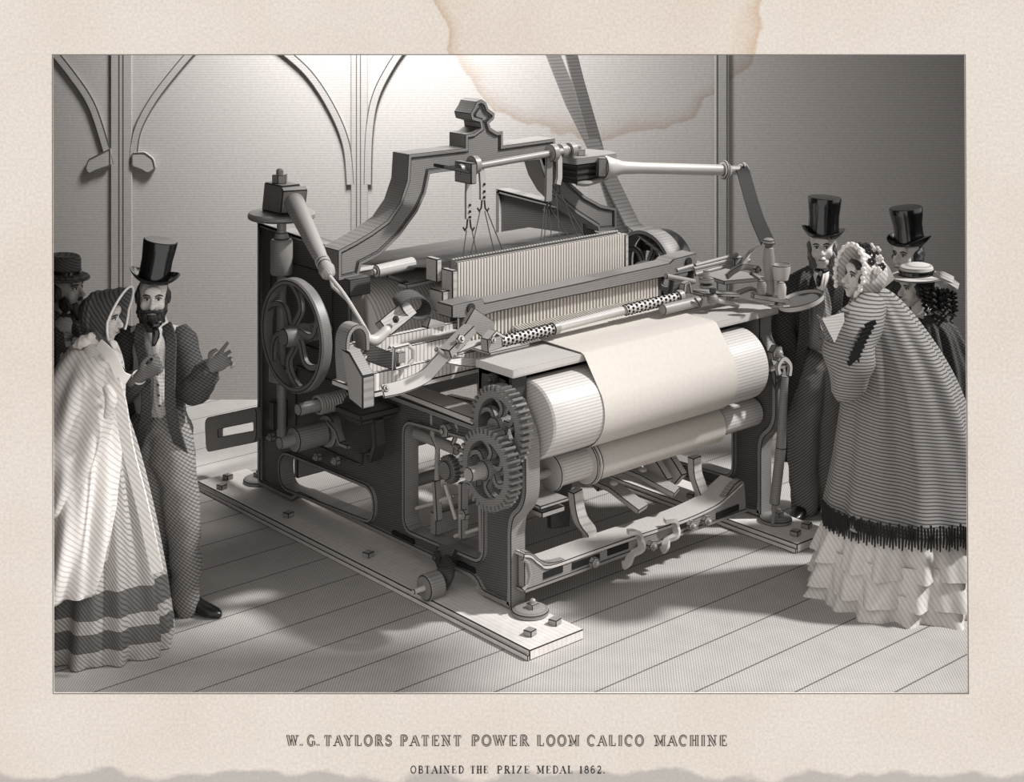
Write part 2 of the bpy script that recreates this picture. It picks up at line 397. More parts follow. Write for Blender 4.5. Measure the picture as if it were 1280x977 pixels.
# lettering: stroke capitals with serifs
def arc(cx, cy, rx, ry, a0, a1, n=9): return [(cx+rx*math.cos(math.radians(a0+(a1-a0)*i/n)), cy+ry*math.sin(math.radians(a0+(a1-a0)*i/n))) for i in range(n+1)]
def S(*xs): return [('s', x, y) for x, y in xs]
G = {
'A': (.86, [('t', [(.08,0),(.42,1)]), ('T', [(.42,1),(.76,0)]), ('t', [(.2,.34),(.64,.34)])]+S((.08,0),(.76,0))),
'B': (.74, [('T', [(.2,0),(.2,1)]), ('m', [(.1,1),(.4,1)]+arc(.4,.76,.2,.24,90,-90)+[(.2,.52)]), ('m', [(.4,.52)]+arc(.42,.26,.24,.26,90,-90)+[(.1,0)])]),
'C': (.8, [('m', arc(.42,.5,.34,.5,50,310,14)), ('t', [(.68,.95),(.7,.68)])]),
'D': (.82, [('T', [(.2,0),(.2,1)]), ('m', [(.1,1),(.35,1)]+arc(.36,.5,.36,.5,90,-90)+[(.1,0)])]),
'E': (.74, [('T', [(.2,0),(.2,1)]), ('t', [(.1,1),(.66,1),(.66,.78)]), ('t', [(.1,0),(.68,0),(.68,.24)]), ('t', [(.2,.52),(.5,.52)]), ('t', [(.5,.4),(.5,.64)])]),
'G': (.86, [('m', arc(.42,.5,.34,.5,50,300,14)), ('t', [(.68,.95),(.7,.7)]), ('T', [(.68,.05),(.68,.42)]), ('t', [(.5,.42),(.8,.42)])]),
'H': (.88, [('T', [(.2,0),(.2,1)]), ('T', [(.68,0),(.68,1)]), ('t', [(.2,.52),(.68,.52)])]+S((.2,0),(.2,1),(.68,0),(.68,1))),
'I': (.42, [('T', [(.2,0),(.2,1)])]+S((.2,0),(.2,1))),
'L': (.74, [('T', [(.2,0),(.2,1)]), ('t', [(.08,0),(.66,0),(.66,.26)])]+S((.2,1))),
'M': (1.04, [('t', [(.16,0),(.16,1)]), ('T', [(.16,1),(.5,.1)]), ('t', [(.5,.1),(.84,1)]), ('T', [(.84,1),(.84,0)])]+S((.16,0),(.84,0),(.1,1),(.9,1))),
'N': (.9, [('t', [(.16,0),(.16,1)]), ('T', [(.16,1),(.7,0)]), ('t', [(.7,0),(.7,1)])]+S((.16,0),(.12,1),(.7,1))),
'O': (.86, [('m', arc(.42,.5,.34,.5,0,360,20))]),
'P': (.74, [('T', [(.2,0),(.2,1)]), ('m', [(.1,1),(.4,1)]+arc(.42,.74,.22,.26,90,-90)+[(.2,.48)])]+S((.2,0))),
'R': (.82, [('T', [(.2,0),(.2,1)]), ('m', [(.1,1),(.4,1)]+arc(.4,.75,.2,.25,90,-90)+[(.2,.5)]), ('T', [(.4,.5),(.68,0)])]+S((.2,0),(.7,0))),
'S': (.7, [('m', arc(.36,.75,.22,.25,40,270,9)+arc(.36,.25,.24,.25,90,-140,9)), ('t', [(.58,.96),(.58,.74)]), ('t', [(.1,.04),(.1,.28)])]),
'T': (.78, [('T', [(.38,0),(.38,1)]), ('t', [(.06,.76),(.06,1),(.7,1),(.7,.76)])]+S((.38,0))),
'W': (1.16, [('T', [(.08,1),(.32,0)]), ('t', [(.32,0),(.55,1)]), ('T', [(.55,1),(.8,0)]), ('t', [(.8,0),(1.04,1)])]+S((.08,1),(.55,1),(1.04,1))),
'Y': (.8, [('T', [(.08,1),(.39,.48)]), ('t', [(.39,.48),(.7,1)]), ('T', [(.39,.48),(.39,0)])]+S((.08,1),(.7,1),(.39,0))),
'Z': (.76, [('t', [(.1,.76),(.1,1),(.64,1)]), ('T', [(.62,1),(.1,0)]), ('t', [(.08,0),(.66,0),(.66,.26)])]),
'1': (.5, [('T', [(.24,0),(.24,1)]), ('t', [(.08,.84),(.24,1)])]+S((.24,0))),
'8': (.64, [('m', arc(.3,.76,.18,.24,0,360,14)), ('m', arc(.3,.26,.24,.26,0,360,14))]),
'6': (.66, [('m', arc(.3,.3,.22,.3,0,360,14)), ('m', [(.08,.32)]+arc(.34,.6,.26,.4,170,60,6))]),
'2': (.64, [('m', arc(.3,.73,.2,.27,160,-30,9)+[(.08,.02)]), ('T', [(.08,.03),(.56,.03)]), ('t', [(.56,0),(.58,.25)])]),
'.': (.22, [('T', [(.1,0),(.1,.13)])]), ' ': (.5, []) , '\'': (.3, [])}
def lettering(name, words, ybase, cap, hollow, parent, sp=.2):
    h = cap; u = PD/FP
    def q(px, py): a = pp(px, py); return V((a[0], 0, a[1]))
    def stroke(mb, pts, w, y0):
        mb.tube([V((p.x, y0, p.z)) for p in pts], 1, flat=(w*u, .0006), up=(0, 1, 0))
    for word, x0, x1 in words:
        x = x0; k = (x1-x0)/(sum(G[ch][0]+sp for ch in word)-sp); dark = MB(); lite = MB()
        for ch in word:
            w, ss = G[ch]
            for st in ss:
                f = lambda a, b: q(x+a*k, ybase-b*h)
                if st[0] == 's': stroke(dark, [f(st[1]-.17, st[2]), f(st[1]+.17, st[2])], 1.0 if hollow else .8, -.0012)
                else:
                    P = [f(a, b) for a, b in st[1]]; wd = {'T': 4.0, 'm': 2.6, 't': 1.0}[st[0]]*(1 if hollow else .42)
                    stroke(dark, P, wd, -.0010)
                    if hollow and st[0] != 't': stroke(lite, P, wd-2.0 if st[0] == 'T' else .8, -.0022)
            x += (w+sp)*k
        o = dark.build(name, INK, parent, smooth=False)
        if hollow: lite.build('letter_filling', INKL, o, smooth=False)
lettering('title_lettering', [('W.',359,378),('G.',384,399),('TAYLORS',405,490),('PATENT',500,577),('POWER',589,661),('LOOM',671,724),('CALICO',734,805),('MACHINE',818,909)], 931.5, 12.5, True, sheet)
lettering('caption_lettering', [('OBTAINED',513,580),('THE',588,610),('PRIZE',621,662),('MEDAL',671,716),('1862.',724,756)], 966, 9, False, sheet)

# ================================================================== MOUNTING PLANKS
def plank(name, lab, x0, x1, y0, y1, t, bolts):
    r = root(name, lab, 'plank', ((x0+x1)/2, y0, 0), group=None)
    MB().box(x0, x1, y0, y1, 0, t).build('board', WOODX, r, bevel=.005)
    MB().box(x0-.012, x0, y0, y1, 0, t*.55).build('lower_edge', WOODX, r, bevel=.004)
    for (bx, by) in bolts:
        b = MB(); b.beam((bx, by, t+.014), (bx+.05, by+.012, t+.014), .05, .03); b.build('bolt_head', ST, r, bevel=.004)
    return r
plank('mounting_plank', 'pale bolted floor plank under the gear side of the loom', -.22, .14, -.29, 2.85, .05,
      [(-.13, -.17), (.045, -.16), (-.13, .53), (-.15, 1.15), (-.15, 1.95), (-.2, 2.62), (-.08, 2.75)])
plank('mounting_plank', 'shaded floor plank under the far right feet of the loom', 1.80, 2.12, -.29, 2.85, .05,
      [(1.88, -.2), (2.02, -.17), (1.88, .6), (1.88, 1.3)])
Z0 = .05
# ================================================================== THE LOOM
loom = root('power_loom', 'large cast iron power loom with white cloth over its front rollers', 'loom', (0, 0, 0))
T = .1
fr = [(.11,1.245),(.11,1.12),(.03,1.02),(-.013,.93),(-.013,.66),(.02,.585),(.085,.53),(.10,.46),(.10,Z0+.01),(.34,Z0+.01),(.39,.12),(2.04,.12),(2.10,Z0+.02),(2.50,Z0+.02),(2.50,1.70),
      (1.62,1.66),(1.60,1.5),(1.50,1.48),(1.50,1.3),(1.46,1.0),(1.36,.93),(.36,.925),(.36,1.245)]
frr = fillet(fr, [.01,.05,.08,.08,.06,.05,.05,.05,.01,.04,.04,.05,.03,.05,.02,.02,.03,.08,.15,.1,.06,.02,.01])
win = fillet([(.33,.24),(.99,.22),(.99,.80),(.33,.84)], .07, 6)
slot = fillet([(1.29,.175),(2.24,.13),(2.24,.33),(1.29,.35)], .099, 8)
def side_frame(x, s, lab):
    """x outer face, s direction of thickness"""
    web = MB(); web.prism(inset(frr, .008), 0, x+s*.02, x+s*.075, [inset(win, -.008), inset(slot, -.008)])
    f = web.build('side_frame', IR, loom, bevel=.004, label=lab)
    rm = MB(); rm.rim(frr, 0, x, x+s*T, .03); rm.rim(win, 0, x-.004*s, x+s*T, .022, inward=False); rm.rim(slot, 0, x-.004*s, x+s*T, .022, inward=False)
    rm.build('flange', IRA if s > 0 else IRA, f, bevel=.004)  # lighter iron than the web, painting in the lit front of the legs
    for yy in (.0, 2.56):
        MB().lathe([(.095, Z0), (.095, Z0+.022), (.07, Z0+.035)], (x+s*.06, yy+.02, 0), (0,0,1), 28).build('foot_flange', IRA, f)
    for yy in (.0, 2.58):
        MB().nut((x+s*.06, yy, Z0+.03), (0,0,1), .034, .03, True).build('foot_nut', ST, f, bevel=.003)
    pn = MB()
    for pg in ([(1.7,1.02),(2.38,1.02),(2.38,1.5),(1.7,1.5)], [(1.4,.45),(2.1,.45),(2.1,.9),(1.4,.86)]):
        pn.rim(fillet(pg, .05), 0, x-.008*s+.02*s, x+s*.02, .016)
    pn.build('raised_panel', IR, f)
    return f
LF = side_frame(0.0, 1, 'dark side frame nearest the gears')
RF = side_frame(2.05, -1, 'far side frame of the loom')
# foot slots and lower trims on the near frame
for (a_, b_, c_, d_) in ((.92,1.12,.135,.175),(.40,.55,.135,.175),(.66,.72,.17,.2)):
    MB().prism(fillet([(a_,c_),(b_,c_),(b_,d_),(a_,d_)],.015), 0, .008, .02).build('slot', BLK, LF)
for (px, py) in ((400, 570), (423, 575), (349, 520), (342, 545)):
    p = gx(px, py, 0.0); MB().nut(p, (-1,0,0), .028, .03).build('hex_nut', ST, LF, bevel=.003)
# ---- head blocks under the breast beam
for x, s in ((0.0, 1), (2.05, -1)):
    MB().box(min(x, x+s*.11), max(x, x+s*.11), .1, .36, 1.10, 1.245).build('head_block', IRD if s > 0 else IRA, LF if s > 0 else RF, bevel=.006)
MB().nut(gx(619, 473, 0.0), (-1,0,0), .035, .03).build('hex_nut', IRD, LF, bevel=.003)
bb = MB().prism(fillet([(-.02,.06),(2.07,.06),(2.07,.36),(-.02,.36)], .01), 2, 1.245, 1.285).build('breast_beam', WOOD, loom, bevel=.006, label='pale wooden breast beam')
MB().box(.1, 1.95, .30, .34, 1.06, 1.245).build('beam_back_rail', IRD, loom)
# ---- big front roller and lower cloth roller
YR, ZR, R1 = .10, 1.0, .205
r1 = MB().lathe([(.05,0),(R1-.01,0),(R1,.01),(R1,1.66),(R1-.01,1.67),(.05,1.67)], (.115, YR, ZR), (1,0,0), 56).build('take_up_roller', RB, loom, label='wide pale roller')
MB().cyl((-.05, YR, ZR), (2.1, YR, ZR), .03).build('roller_axle', ST, r1)
Y2, Z2, R2 = .17, .665, .082
lo = MB().lathe([(.04,0),(R2,0),(R2,.06),(R2,1.62),(.04,1.62)], (.34, Y2, Z2), (1,0,0), 40).build('cloth_roller', RB, loom, label='narrow pale lower roller')
MB().cyl((.0, Y2, Z2), (2.05, Y2, Z2), .022).build('roller_axle', ST, lo)
MB().lathe([(.085,0),(.1,.004),(.1,.02),(.085,.024)], (.325, Y2, Z2), (1,0,0), 36).build('end_disc', STB, lo)
MB().lathe([(.118,0),(.123,.01),(.118,.02),(.108,.022),(.118,.026),(.123,.036),(.118,.046)], (.57, Y2, Z2), (1,0,0), 40).build('collar', STB, lo)
# bearing bracket of the lower roller
mb = MB(); mb.box(.13, .33, .02, .2, .555, .575); mb.box(.16, .32, .04, .2, .50, .53); mb.build('bearing_shelf', ST, LF, bevel=.005)
# ---- front cross rail
q = lambda px, py: (gy(px, py, .03).x, gy(px, py, .03).z)
top = [(656,688),(668,690),(678,700),(690,703),(720,696),(820,662),(845,652),(880,640),(905,625),(920,603),(932,597)]
bot = [(935,640),(656,744)]
rail = fillet([q(*p) for p in top+bot], .05, 3)
xr = MB().prism(inset(rail,.004), 1, .036, .085).build('front_cross_rail', IRA, loom, bevel=.004, label='slotted lower cross rail')
TP, _ = spline([V((*q(*p), 0)) for p in [(655,692),(664,693),(674,701),(688,706),(735,690),(790,671),(842,654),(875,641),(900,628),(917,613),(929,602)]], 1, 5)
mb = MB(); mb.rings([[(p.x,.03,p.y),(p.x,.20,p.y),(p.x,.20,p.y-.022),(p.x,.03,p.y-.022)] for p in TP]); mb.build('rail_top', WOOD, xr, bevel=.004)
b0_, b1_ = V(q(656,742)), V(q(934,640))
MB().add([(b0_.x,.03,b0_.y),(b1_.x,.03,b1_.y),(b1_.x,.10,b1_.y),(b0_.x,.10,b0_.y),(b0_.x,.03,b0_.y+.022),(b1_.x,.03,b1_.y+.022),(b1_.x,.10,b1_.y+.022),(b0_.x,.10,b0_.y+.022)],[(0,1,2,3),(7,6,5,4),(0,4,5,1),(2,6,7,3),(0,3,7,4),(1,5,6,2)]).build('rail_foot', IRA, xr, bevel=.004)
for (a, b) in (((680,720),(704,711)), ((716,708),(750,696)), ((760,691),(786,682)), ((845,661),(858,655)), ((896,645),(924,634))):
    p0 = V(q(*a)); p1 = V(q(*b)); MB().prism([p0+V((0,-.016)), p1+V((0,-.016)), p1+V((0,.018)), p0+V((0,.018))], 1, .031, .037).build('slot', BLK, xr)
for p in ((741,702),(813,681),(862,656),(881,650)):
    c = q(*p); MB().nut((c[0], .036, c[1]), (0,-1,0), .03, .03).build('hex_nut', ST, xr, bevel=.003)
mb = MB(); mb.tube([(q(656+dx, 718+dz)[0], .035, q(656+dx, 718+dz)[1]) for dx, dz in ((-2,-20),(5,-14),(8,0),(5,13),(-2,20))], .009, n=8)
mb.build('end_boss', ST, xr)
# rear cross rails
MB().box(.1, 1.95, 2.2, 2.24, .16, .34).build('rear_cross_rail', IRA, loom, bevel=.006)
MB().box(.1, 1.95, 2.2, 2.3, 1.28, 1.36).build('back_rest', IRA, loom, bevel=.006)
# ---- treadles and curved brackets beneath
mb = MB()
tr = MB().tube([(.98,.12,.33),(.93,.3,.42),(.86,.6,.47),(.8,1.0,.5),(.75,1.6,.5)], 1, flat=(.11,.03), up=(0,0,1)).build('treadle', ST, loom, bevel=.004)
tr2 = MB().tube([(1.25,.12,.36),(1.16,.3,.44),(1.05,.7,.5),(.95,1.3,.5)], 1, flat=(.11,.03), up=(0,0,1)).build('treadle', ST, loom, bevel=.004)
for (p_, t) in (((.93,.3,.44), tr), ((1.16,.3,.462), tr2)):
    MB().ell(p_, (.026,.026,.014)).build('rivet', STB, t)
def hook(pts, y=.02):
    P, _ = spline([V((q(*p)[0], y-.02*(i % 2), q(*p)[1])) for i, p in enumerate(pts)], 1, 5)
    return MB().tube(P, 1, flat=(.022,.04), up=(0,1,0)).build('rail_hook', STB, xr, bevel=.003)
hook([(783,664),(791,663),(798,672),(797,683),(788,692),(780,701),(777,706)])
hook([(829,650),(837,648),(843,657),(840,667),(832,674),(827,681),(826,687)])
# curved struts running back from the rail
for x0 in (1.30, 1.42):
    mb = MB(); P, _ = spline([(x0,.25,.36),(x0,.45,.52),(x0,.75,.62),(x0,1.2,.60),(x0,1.9,.55)], 1, 5); mb.tube(P, 1, flat=(.05,.11), up=(0,0,1)); mb.build('curved_strut', WOOD, loom, bevel=.005)
P, _ = spline([(1.05,.5,.36),(1.05,.8,.50),(1.05,1.1,.55),(1.05,1.9,.5)], 1, 5); MB().tube(P, 1, flat=(.05,.12), up=(0,0,1)).build('curved_strut', IRA, loom, bevel=.005)
# curved upright brackets rising from the rail to the lower roller
def upright(pts, y, w=.07):
    P, _ = spline([V((gy(a, b, y).x, y, gy(a, b, y).z)) for a, b in pts], 1, 5)
    return MB().tube(P, 1, flat=(w,.05), up=(0,1,0)).build('curved_upright', WOOD, loom, bevel=.005)
upright([(719,612),(722,635),(727,650),(736,662),(737,672)], .2)
upright([(868,570),(869,590),(873,603),(877,615),(876,624)], .2)
MB().prism([( .46,.30),(.60,.28),(.62,.60),(.44,.60)], 1, .3, .33).build('inner_plate', IRD, loom)
MB().cyl((.1,1.1,.42),(1.95,1.1,.42),.035).build('treadle_shaft', ST, loom)
MB().cyl((.1,1.5,.78),(1.95,1.5,.78),.045).build('crank_shaft', ST, loom)

# ================================================================== GEARS
def gear(name, c, r, w, teeth, mat, axis=-1, spokes=6, tw=None, tooth=.028):
    """gear facing -x with its front face at c.x"""
    mb = MB(); cx_, cy_, cz_ = c
    N_ = teeth*4; outer = []
    for i in range(teeth):
        for k, rr in ((0, r-tooth), (.22, r-tooth), (.34, r), (.72, r), (.84, r-tooth)):
            a = 2*math.pi*(i+k)/teeth; outer.append((cy_+rr*math.cos(a), cz_+rr*math.sin(a)))
    inner = [(cy_+(r-tooth-.035)*math.cos(2*math.pi*i/48), cz_+(r-tooth-.035)*math.sin(2*math.pi*i/48)) for i in range(48)]
    if spokes: mb.prism(outer, 0, cx_, cx_+w, [inner])
    else: mb.prism(outer, 0, cx_, cx_+w)
    g = mb.build(name, mat, loom, ang=30)
    if spokes:
        ri = r-tooth-.03
        sp = MB()
        for i in range(spokes):
            a0 = 2*math.pi*i/spokes+.3
            P = []
            for t in range(9):
                u = t/8; a = a0+.55*math.sin(u*math.pi*1.1)*(1-u*.3); rr = .03+(ri-.025)*u
                P.append((cx_+w*.5, cy_+rr*math.cos(a), cz_+rr*math.sin(a)))
            sp.tube(P, 1, flat=(.03, w*.55), up=(1,0,0))
        sp.build('curved_spokes', mat, g, bevel=.004)
    MB().lathe([(.05,-.02),(.05,w+.02)], (cx_, cy_, cz_), (1,0,0)).build('hub', mat, g, bevel=.004)
    return g
GM = M('gear_iron', 122, .5, .0, [(.011, (0,.3,1), .35, .5)], .06)
cu = gx(624, 532, -.07); cl = gx(614, 585, -.15)
gear('toothed_gear', (-.09, cu.y, cu.z), .205, .07, 38, GM)
g2 = gear('toothed_gear', (-.19, cl.y, cl.z), .205, .07, 38, GM)
MB().cyl((-.30, cl.y, cl.z), (.1, cl.y, cl.z), .036).build('shaft_stub', ST, g2, bevel=.004)
cs = gx(559, 587, .03); gear('pinion', (.03, cs.y, cs.z), .075, .04, 22, GM, spokes=0, tooth=.014)
# linkage seen in the frame window
MB().tube([gx(540,500,.03), gx(541,545,.03), gx(547,560,.03), gx(546,600,.03)], .014, n=8).build('window_link', ST, LF)
MB().tube([gx(566,515,.03), gx(573,535,.03), gx(566,555,.03), gx(575,562,.03)], .014, n=8).build('window_link', ST, LF)
MB().cyl(gx(520,541,.05), gx(572,562,.05), .03).build('window_shaft', ST, LF)
MB().nut(gx(560,537,.02), (-1,0,0), .04, .03).build('hex_nut', ST, LF)
for (a, b, w) in (((579,602),(579,672),.05), ((602,625),(603,690),.03), ((545,600),(548,650),.04)):
    p = gx(*a, .04); r_ = gx(*b, .04); MB().beam(p, r_, .03, w, up=(1,0,0)).build('window_bar', ST, LF, bevel=.004)
for (a, b) in (((520,635),(545,628)), ((548,626),(566,620)), ((556,605),(570,650)), ((568,670),(600,660))):
    MB().cyl(gx(*a, .05), gx(*b, .05), .010).build('window_rod', STB, LF)
MB().nut(gx(583,642,.0), (-1,0,0), .03, .03).build('hex_nut', ST, LF)
MB().box(.03, .5, .75, .80, .24, .36).build('inner_plate', IRA, LF)
# horizontal top arm on the near frame
MB().prism([(.36,.94),(1.10,.955),(1.16,.965),(1.16,.985),(.36,.975)], 0, -.03, .12).build('side_arm', STB, LF, bevel=.004, label='bright top arm of the side frame')

# ================================================================== HAND WHEEL
hx = -.27; hc = gx(363, 420, hx)
def wheel(name, c, r, w, t, mat, spokes, par, hub=.06, curl=.7):
    mb = MB(); rs = []
    for (rr, xx) in ((r-t, 0), (r-t*.3, -.004), (r, w*.15), (r, w*.85), (r-t*.3, w+.004), (r-t, w)):
        rs.append([(c[0]+xx, c[1]+rr*math.cos(2*math.pi*i/72), c[2]+rr*math.sin(2*math.pi*i/72)) for i in range(72)])
    mb.rings(rs, cap=False, close=True); o = mb.build(name, mat, par)
    sp = MB()
    for i in range(spokes):
        a0 = 2*math.pi*i/spokes+.35; P = []
        for k in range(11):
            u = k/10; a = a0+curl*math.sin(u*math.pi)*(1-.4*u); rr = hub*.7+(r-t*.7-hub*.7)*u
            P.append((c[0]+w*.5, c[1]+rr*math.cos(a), c[2]+rr*math.sin(a)))
        sp.tube(P, 1, flat=(.034, .03), up=(1,0,0))
    sp.build('curved_spokes', mat, o, bevel=.004)
    MB().lathe([(hub*.8,-.05),(hub,-.02),(hub,w+.03),(hub*.8,w+.05)], c, (1,0,0)).build('hub', mat, o)
    return o
HWM = M('wheel_iron', 124, .45, .05, [(.012, (0,.3,1), .2, .4)], .05)
hw = wheel('hand_wheel', tuple(hc), .325, .07, .035, HWM, 6, loom)
MB().cyl((hx, hc.y, hc.z), (.0, hc.y, hc.z), .035).build('wheel_shaft', ST, hw)
mb = MB()
for k in range(7): mb.lathe([(.04,0),(.055,.008),(.04,.016)], (hx+.08+k*.022, hc.y, hc.z), (1,0,0), 20)
mb.build('shaft_thread', ST, hw)
# ================================================================== PICKING SHAFT (vertical) with disc, lever and strap
sx = -.12
def gsx(px, py): return gx(px, py, sx)
ps_top = gsx(352, 270); yv = ps_top.y
zt = lambda py: gsx(352, py).z
sh = MB().cyl((sx, yv, zt(545)), (sx, yv, zt(270)), .028).build('picking_shaft', ST, loom, label='upright shaft behind the hand wheel')
MB().lathe([(.06,0),(.066,.01),(.066,.2),(.06,.21),(.045,.215),(.035,.25)], (sx, yv, zt(343)), (0,0,1)).build('shaft_barrel', ST, sh)
MB().lathe([(.05,0),(.075,.01),(.075,.1),(.05,.11)], (sx, yv, zt(478)), (0,0,1)).build('shaft_collar', ST, sh)
MB().lathe([(.185,0),(.2,.008),(.2,.03),(.19,.04)], (sx, yv, zt(273)), (0,0,1), 48).build('top_disc', ST, sh)
zd = zt(273)+.04
MB().prism([(yv-.1, zd),(yv+.13, zd),(yv+.10, zd+.17),(yv-.1, zd+.17)], 0, sx-.06, sx+.07).build('lever_block', IRA, sh, bevel=.008)
MB().nut((sx, yv+.02, zd+.17), (0,0,1), .048, .05).build('block_nut', ST, sh, bevel=.003)
MB().beam(gsx(348, 500), gsx(348, 535), .06, .1, up=(1,0,0)).build('shaft_bearing', IRD, sh, bevel=.006)
# wooden picking lever: down and forward to the strap
L0 = V((sx, yv-.12, zd+.09)); L1 = gx(412, 345, -.36)
dl = (L1-L0); ln = dl.length
ld = MB().lathe([(.05,-.02),(.06,.0),(.058,.1),(.042,ln*.72),(.036,ln*.80),(.042,ln*.81),(.042,ln*.82),(.034,ln*.83),(.042,ln*.845),(.042,ln*.855),(.034,ln*.865),(.046,ln*.92),(.04,ln*.97),(.015,ln)], L0, dl, 28).build('picking_lever', M('lever_wood', 172, .45, 0, [(.012, (1,0,.4), .3, .4)]), loom, label='turned wooden picking lever')
MB().beam(L0-dl.normalized()*.02, L0+dl.normalized()*.03, .15, .15).build('lever_socket', ST, ld, bevel=.006)
st_end = gx(464, 424, -.33)
P, _ = spline([L1, L1+(st_end-L1)*.35+V((0,0,.02)), L1+(st_end-L1)*.7+V((0,0,.015)), st_end], 1, 6)
MB().tube(P, .011, n=8).tube([L1, L1+V((.02,0,-.06)), P[8]], .009, n=8).build('picking_cord', WOOD, ld)
# ================================================================== LOWER LEFT SHAFTS
p0 = gx(372, 512, -.32); MB().cyl(p0, (.02, p0.y, p0.z), .034).build('spring_shaft', ST, LF)
mb = MB(); hp = []
for i in range(170):
    a = i*.42; hp.append((p0.x+.13+i*.0012, p0.y+.048*math.cos(a), p0.z+.048*math.sin(a)))
mb.tube(hp, .009, n=6); mb.build('coil_spring', ST, LF)
p0 = gx(349, 554, -.36)
st = MB().cyl(p0, (.0, p0.y, p0.z), .034).build('rocker_shaft', ST, LF)
MB().lathe([(.055,0),(.07,.008),(.07,.21),(.055,.218)], (p0.x+.09, p0.y, p0.z), (1,0,0)).build('shaft_sleeve', IRA, st)
mb = MB(); mb.lathe([(.085,0),(.095,.008),(.095,.1),(.085,.108)], (p0.x+.32, p0.y, p0.z), (1,0,0)); mb.tube([(p0.x+.36,p0.y-.03,p0.z+.07),(p0.x+.36,p0.y-.12,p0.z+.03),(p0.x+.36,p0.y-.16,p0.z-.03),(p0.x+.36,p0.y-.24,p0.z-.03)], 1, flat=(.025,.12), up=(1,0,0))
mb.build('cam_lobe', ST, st, bevel=.004)
MB().lathe([(.15,0),(.17,.01),(.17,.04),(.15,.05)], (-.06, p0.y-.33, p0.z+.13), (1,0,0), 40).build('cam_disc', IRD, LF)
# bracket shelf
mb = MB(); a = gx(470, 512, -.1)
mb.box(-.26, .0, a.y-.08, a.y+.17, a.z-.02, a.z+.02); mb.build('bracket_shelf', IRD, LF, bevel=.008)
mb = MB(); mb.box(-.24, -.02, a.y-.06, a.y+.1, a.z-.05, a.z-.02); mb.tube([(-.13,a.y-.05,a.z-.03),(-.13,a.y-.07,a.z-.16),(-.1,a.y+.0,a.z-.26),(-.05,a.y+.1,a.z-.3)], 1, flat=(.04,.07), up=(1,0,0)); mb.build('shelf_bracket', IRD, LF, bevel=.006)
# slotted rear bracket
q2 = lambda px, py: (gx(px, py, -.05).y, gx(px, py, -.05).z)
sl = fillet([q2(322,508), q2(322,552), q2(259,565), q2(257,522)], .05, 4)
sh_ = fillet([q2(318,527), q2(318,538), q2(274,546), q2(274,536)], .015, 4)
MB().prism(sl, 0, -.06, -.02, [sh_]).build('slotted_bracket', IRA, LF)
# small pulley at the frame's foot
c = gx(530, 735, -.24)
pr_ = MB(); pr_.lathe([(.03,0),(.062,0),(.068,.008),(.068,.09),(.062,.098),(.03,.098)], (c.x, c.y, c.z), (1,0,0), 32)
po = pr_.build('foot_pulley', IRA, LF)
MB().cyl((c.x-.07, c.y, c.z), (c.x+.1, c.y, c.z), .014).build('pulley_pin', STB, po)
a = gx(565, 690, -.03)
P, _ = spline([(c.x+.10, c.y, c.z-.01), (c.x+.14, c.y-.01, c.z+.06), (c.x+.17, a.y+.02, a.z-.04), (-.03, a.y+.03, a.z+.02)], 1, 5)
MB().tube(P, 1, flat=(.10,.03), up=(1,.3,0)).build('pulley_arm', IRD, po, bevel=.004)
MB().nut((-.06, a.y+.06, a.z-.03), (-1,0,0), .035, .03).build('hex_nut', IRD, po)

# ================================================================== TOP ARCH
AY = 1.5
q3 = lambda px, py: V((gy(px, py, AY).x, gy(px, py, AY).z))
o1 = [(423,351),(423,313),(444,302),(464,290),(485,275),(500,253),(509,226),(511,193),(582,185),(582,168),(593,166),(601,160),(600,153),(590,150),(588,142),(593,134),(596,127),(602,124),(608,128),(611,136),(619,142),(618,149),(612,154),(614,160),(622,165),(629,164),(629,182),(694,173),(696,195),(701,212),(715,230),(732,245),(752,256),(771,260),(771,287),(748,289),(747,284),(722,268),(704,253),(692,241),(681,222),(674,200),(600,209),(538,217),(533,241),(522,265),(500,295),(475,319),(452,331),(449,345)]
ap = [q3(*p) for p in o1]
ar = MB().prism(inset(ap, .005), 1, AY+.012, AY+.15).build('top_arch', IRA, loom, bevel=.005, label='grey cast arch with a finial')
MB().rim(ap, 1, AY, AY+.16, .022).build('arch_moulding', IRA, ar, bevel=.003)
MB().rim(inset(ap, .026), 1, AY+.009, AY+.0125, .0045).build('arch_line', IRD, ar)
ins = [q3(*p) for p in [(603,130),(607,139),(614,145),(613,148),(607,152),(602,152),(596,148),(594,143),(598,137)]]
MB().rim(fillet(ins,.01), 1, AY+.004, AY+.014, .008).build('finial_moulding', IRD, ar)
# pins for the arch feet
MB().box(-.05, .1, 1.44, 1.66, 1.42, 1.52).build('arch_seat', IR, LF, bevel=.005)
MB().box(1.95, 2.1, 1.44, 1.66, 1.40, 1.50).build('arch_seat', IR, RF, bevel=.005)

# heddle lifting shaft in front of the arch
HY = 1.33
q4 = lambda px, py: gy(px, py, HY)
a = q4(578, 211); b = q4(703, 189)
hs = MB().cyl(a, b, .021).build('heddle_shaft', ST, loom, label='slim rod in front of the arch')
MB().cyl(a-V((.03,0,0)), a+V((.0,0,0)), .03).build('end_nut', ST, hs)
mb = MB(); p = q4(585, 213); mb.box(p.x-.025, p.x+.02, HY-.06, HY+.1, p.z-.075, p.z+.05); mb.build('shaft_plate', IRA, hs, bevel=.006)
MB().beam(q4(548, 207), q4(590, 216), .10, .02).build('shaft_tongue', IRD, hs)
def strap(pts, name='heddle_strap', w=.05, holes=(), mat=STB):
    P = [q4(*p) for p in pts]
    o = MB().tube(P, 1, flat=(w,.016), up=(0,1,0)).build(name, mat, hs, bevel=.003)
    for h in holes:
        c = q4(*h); MB().cyl((c.x, HY-.014, c.z), (c.x, HY-.004, c.z), .008, n=10).build('hole', BLK, o)
    return o
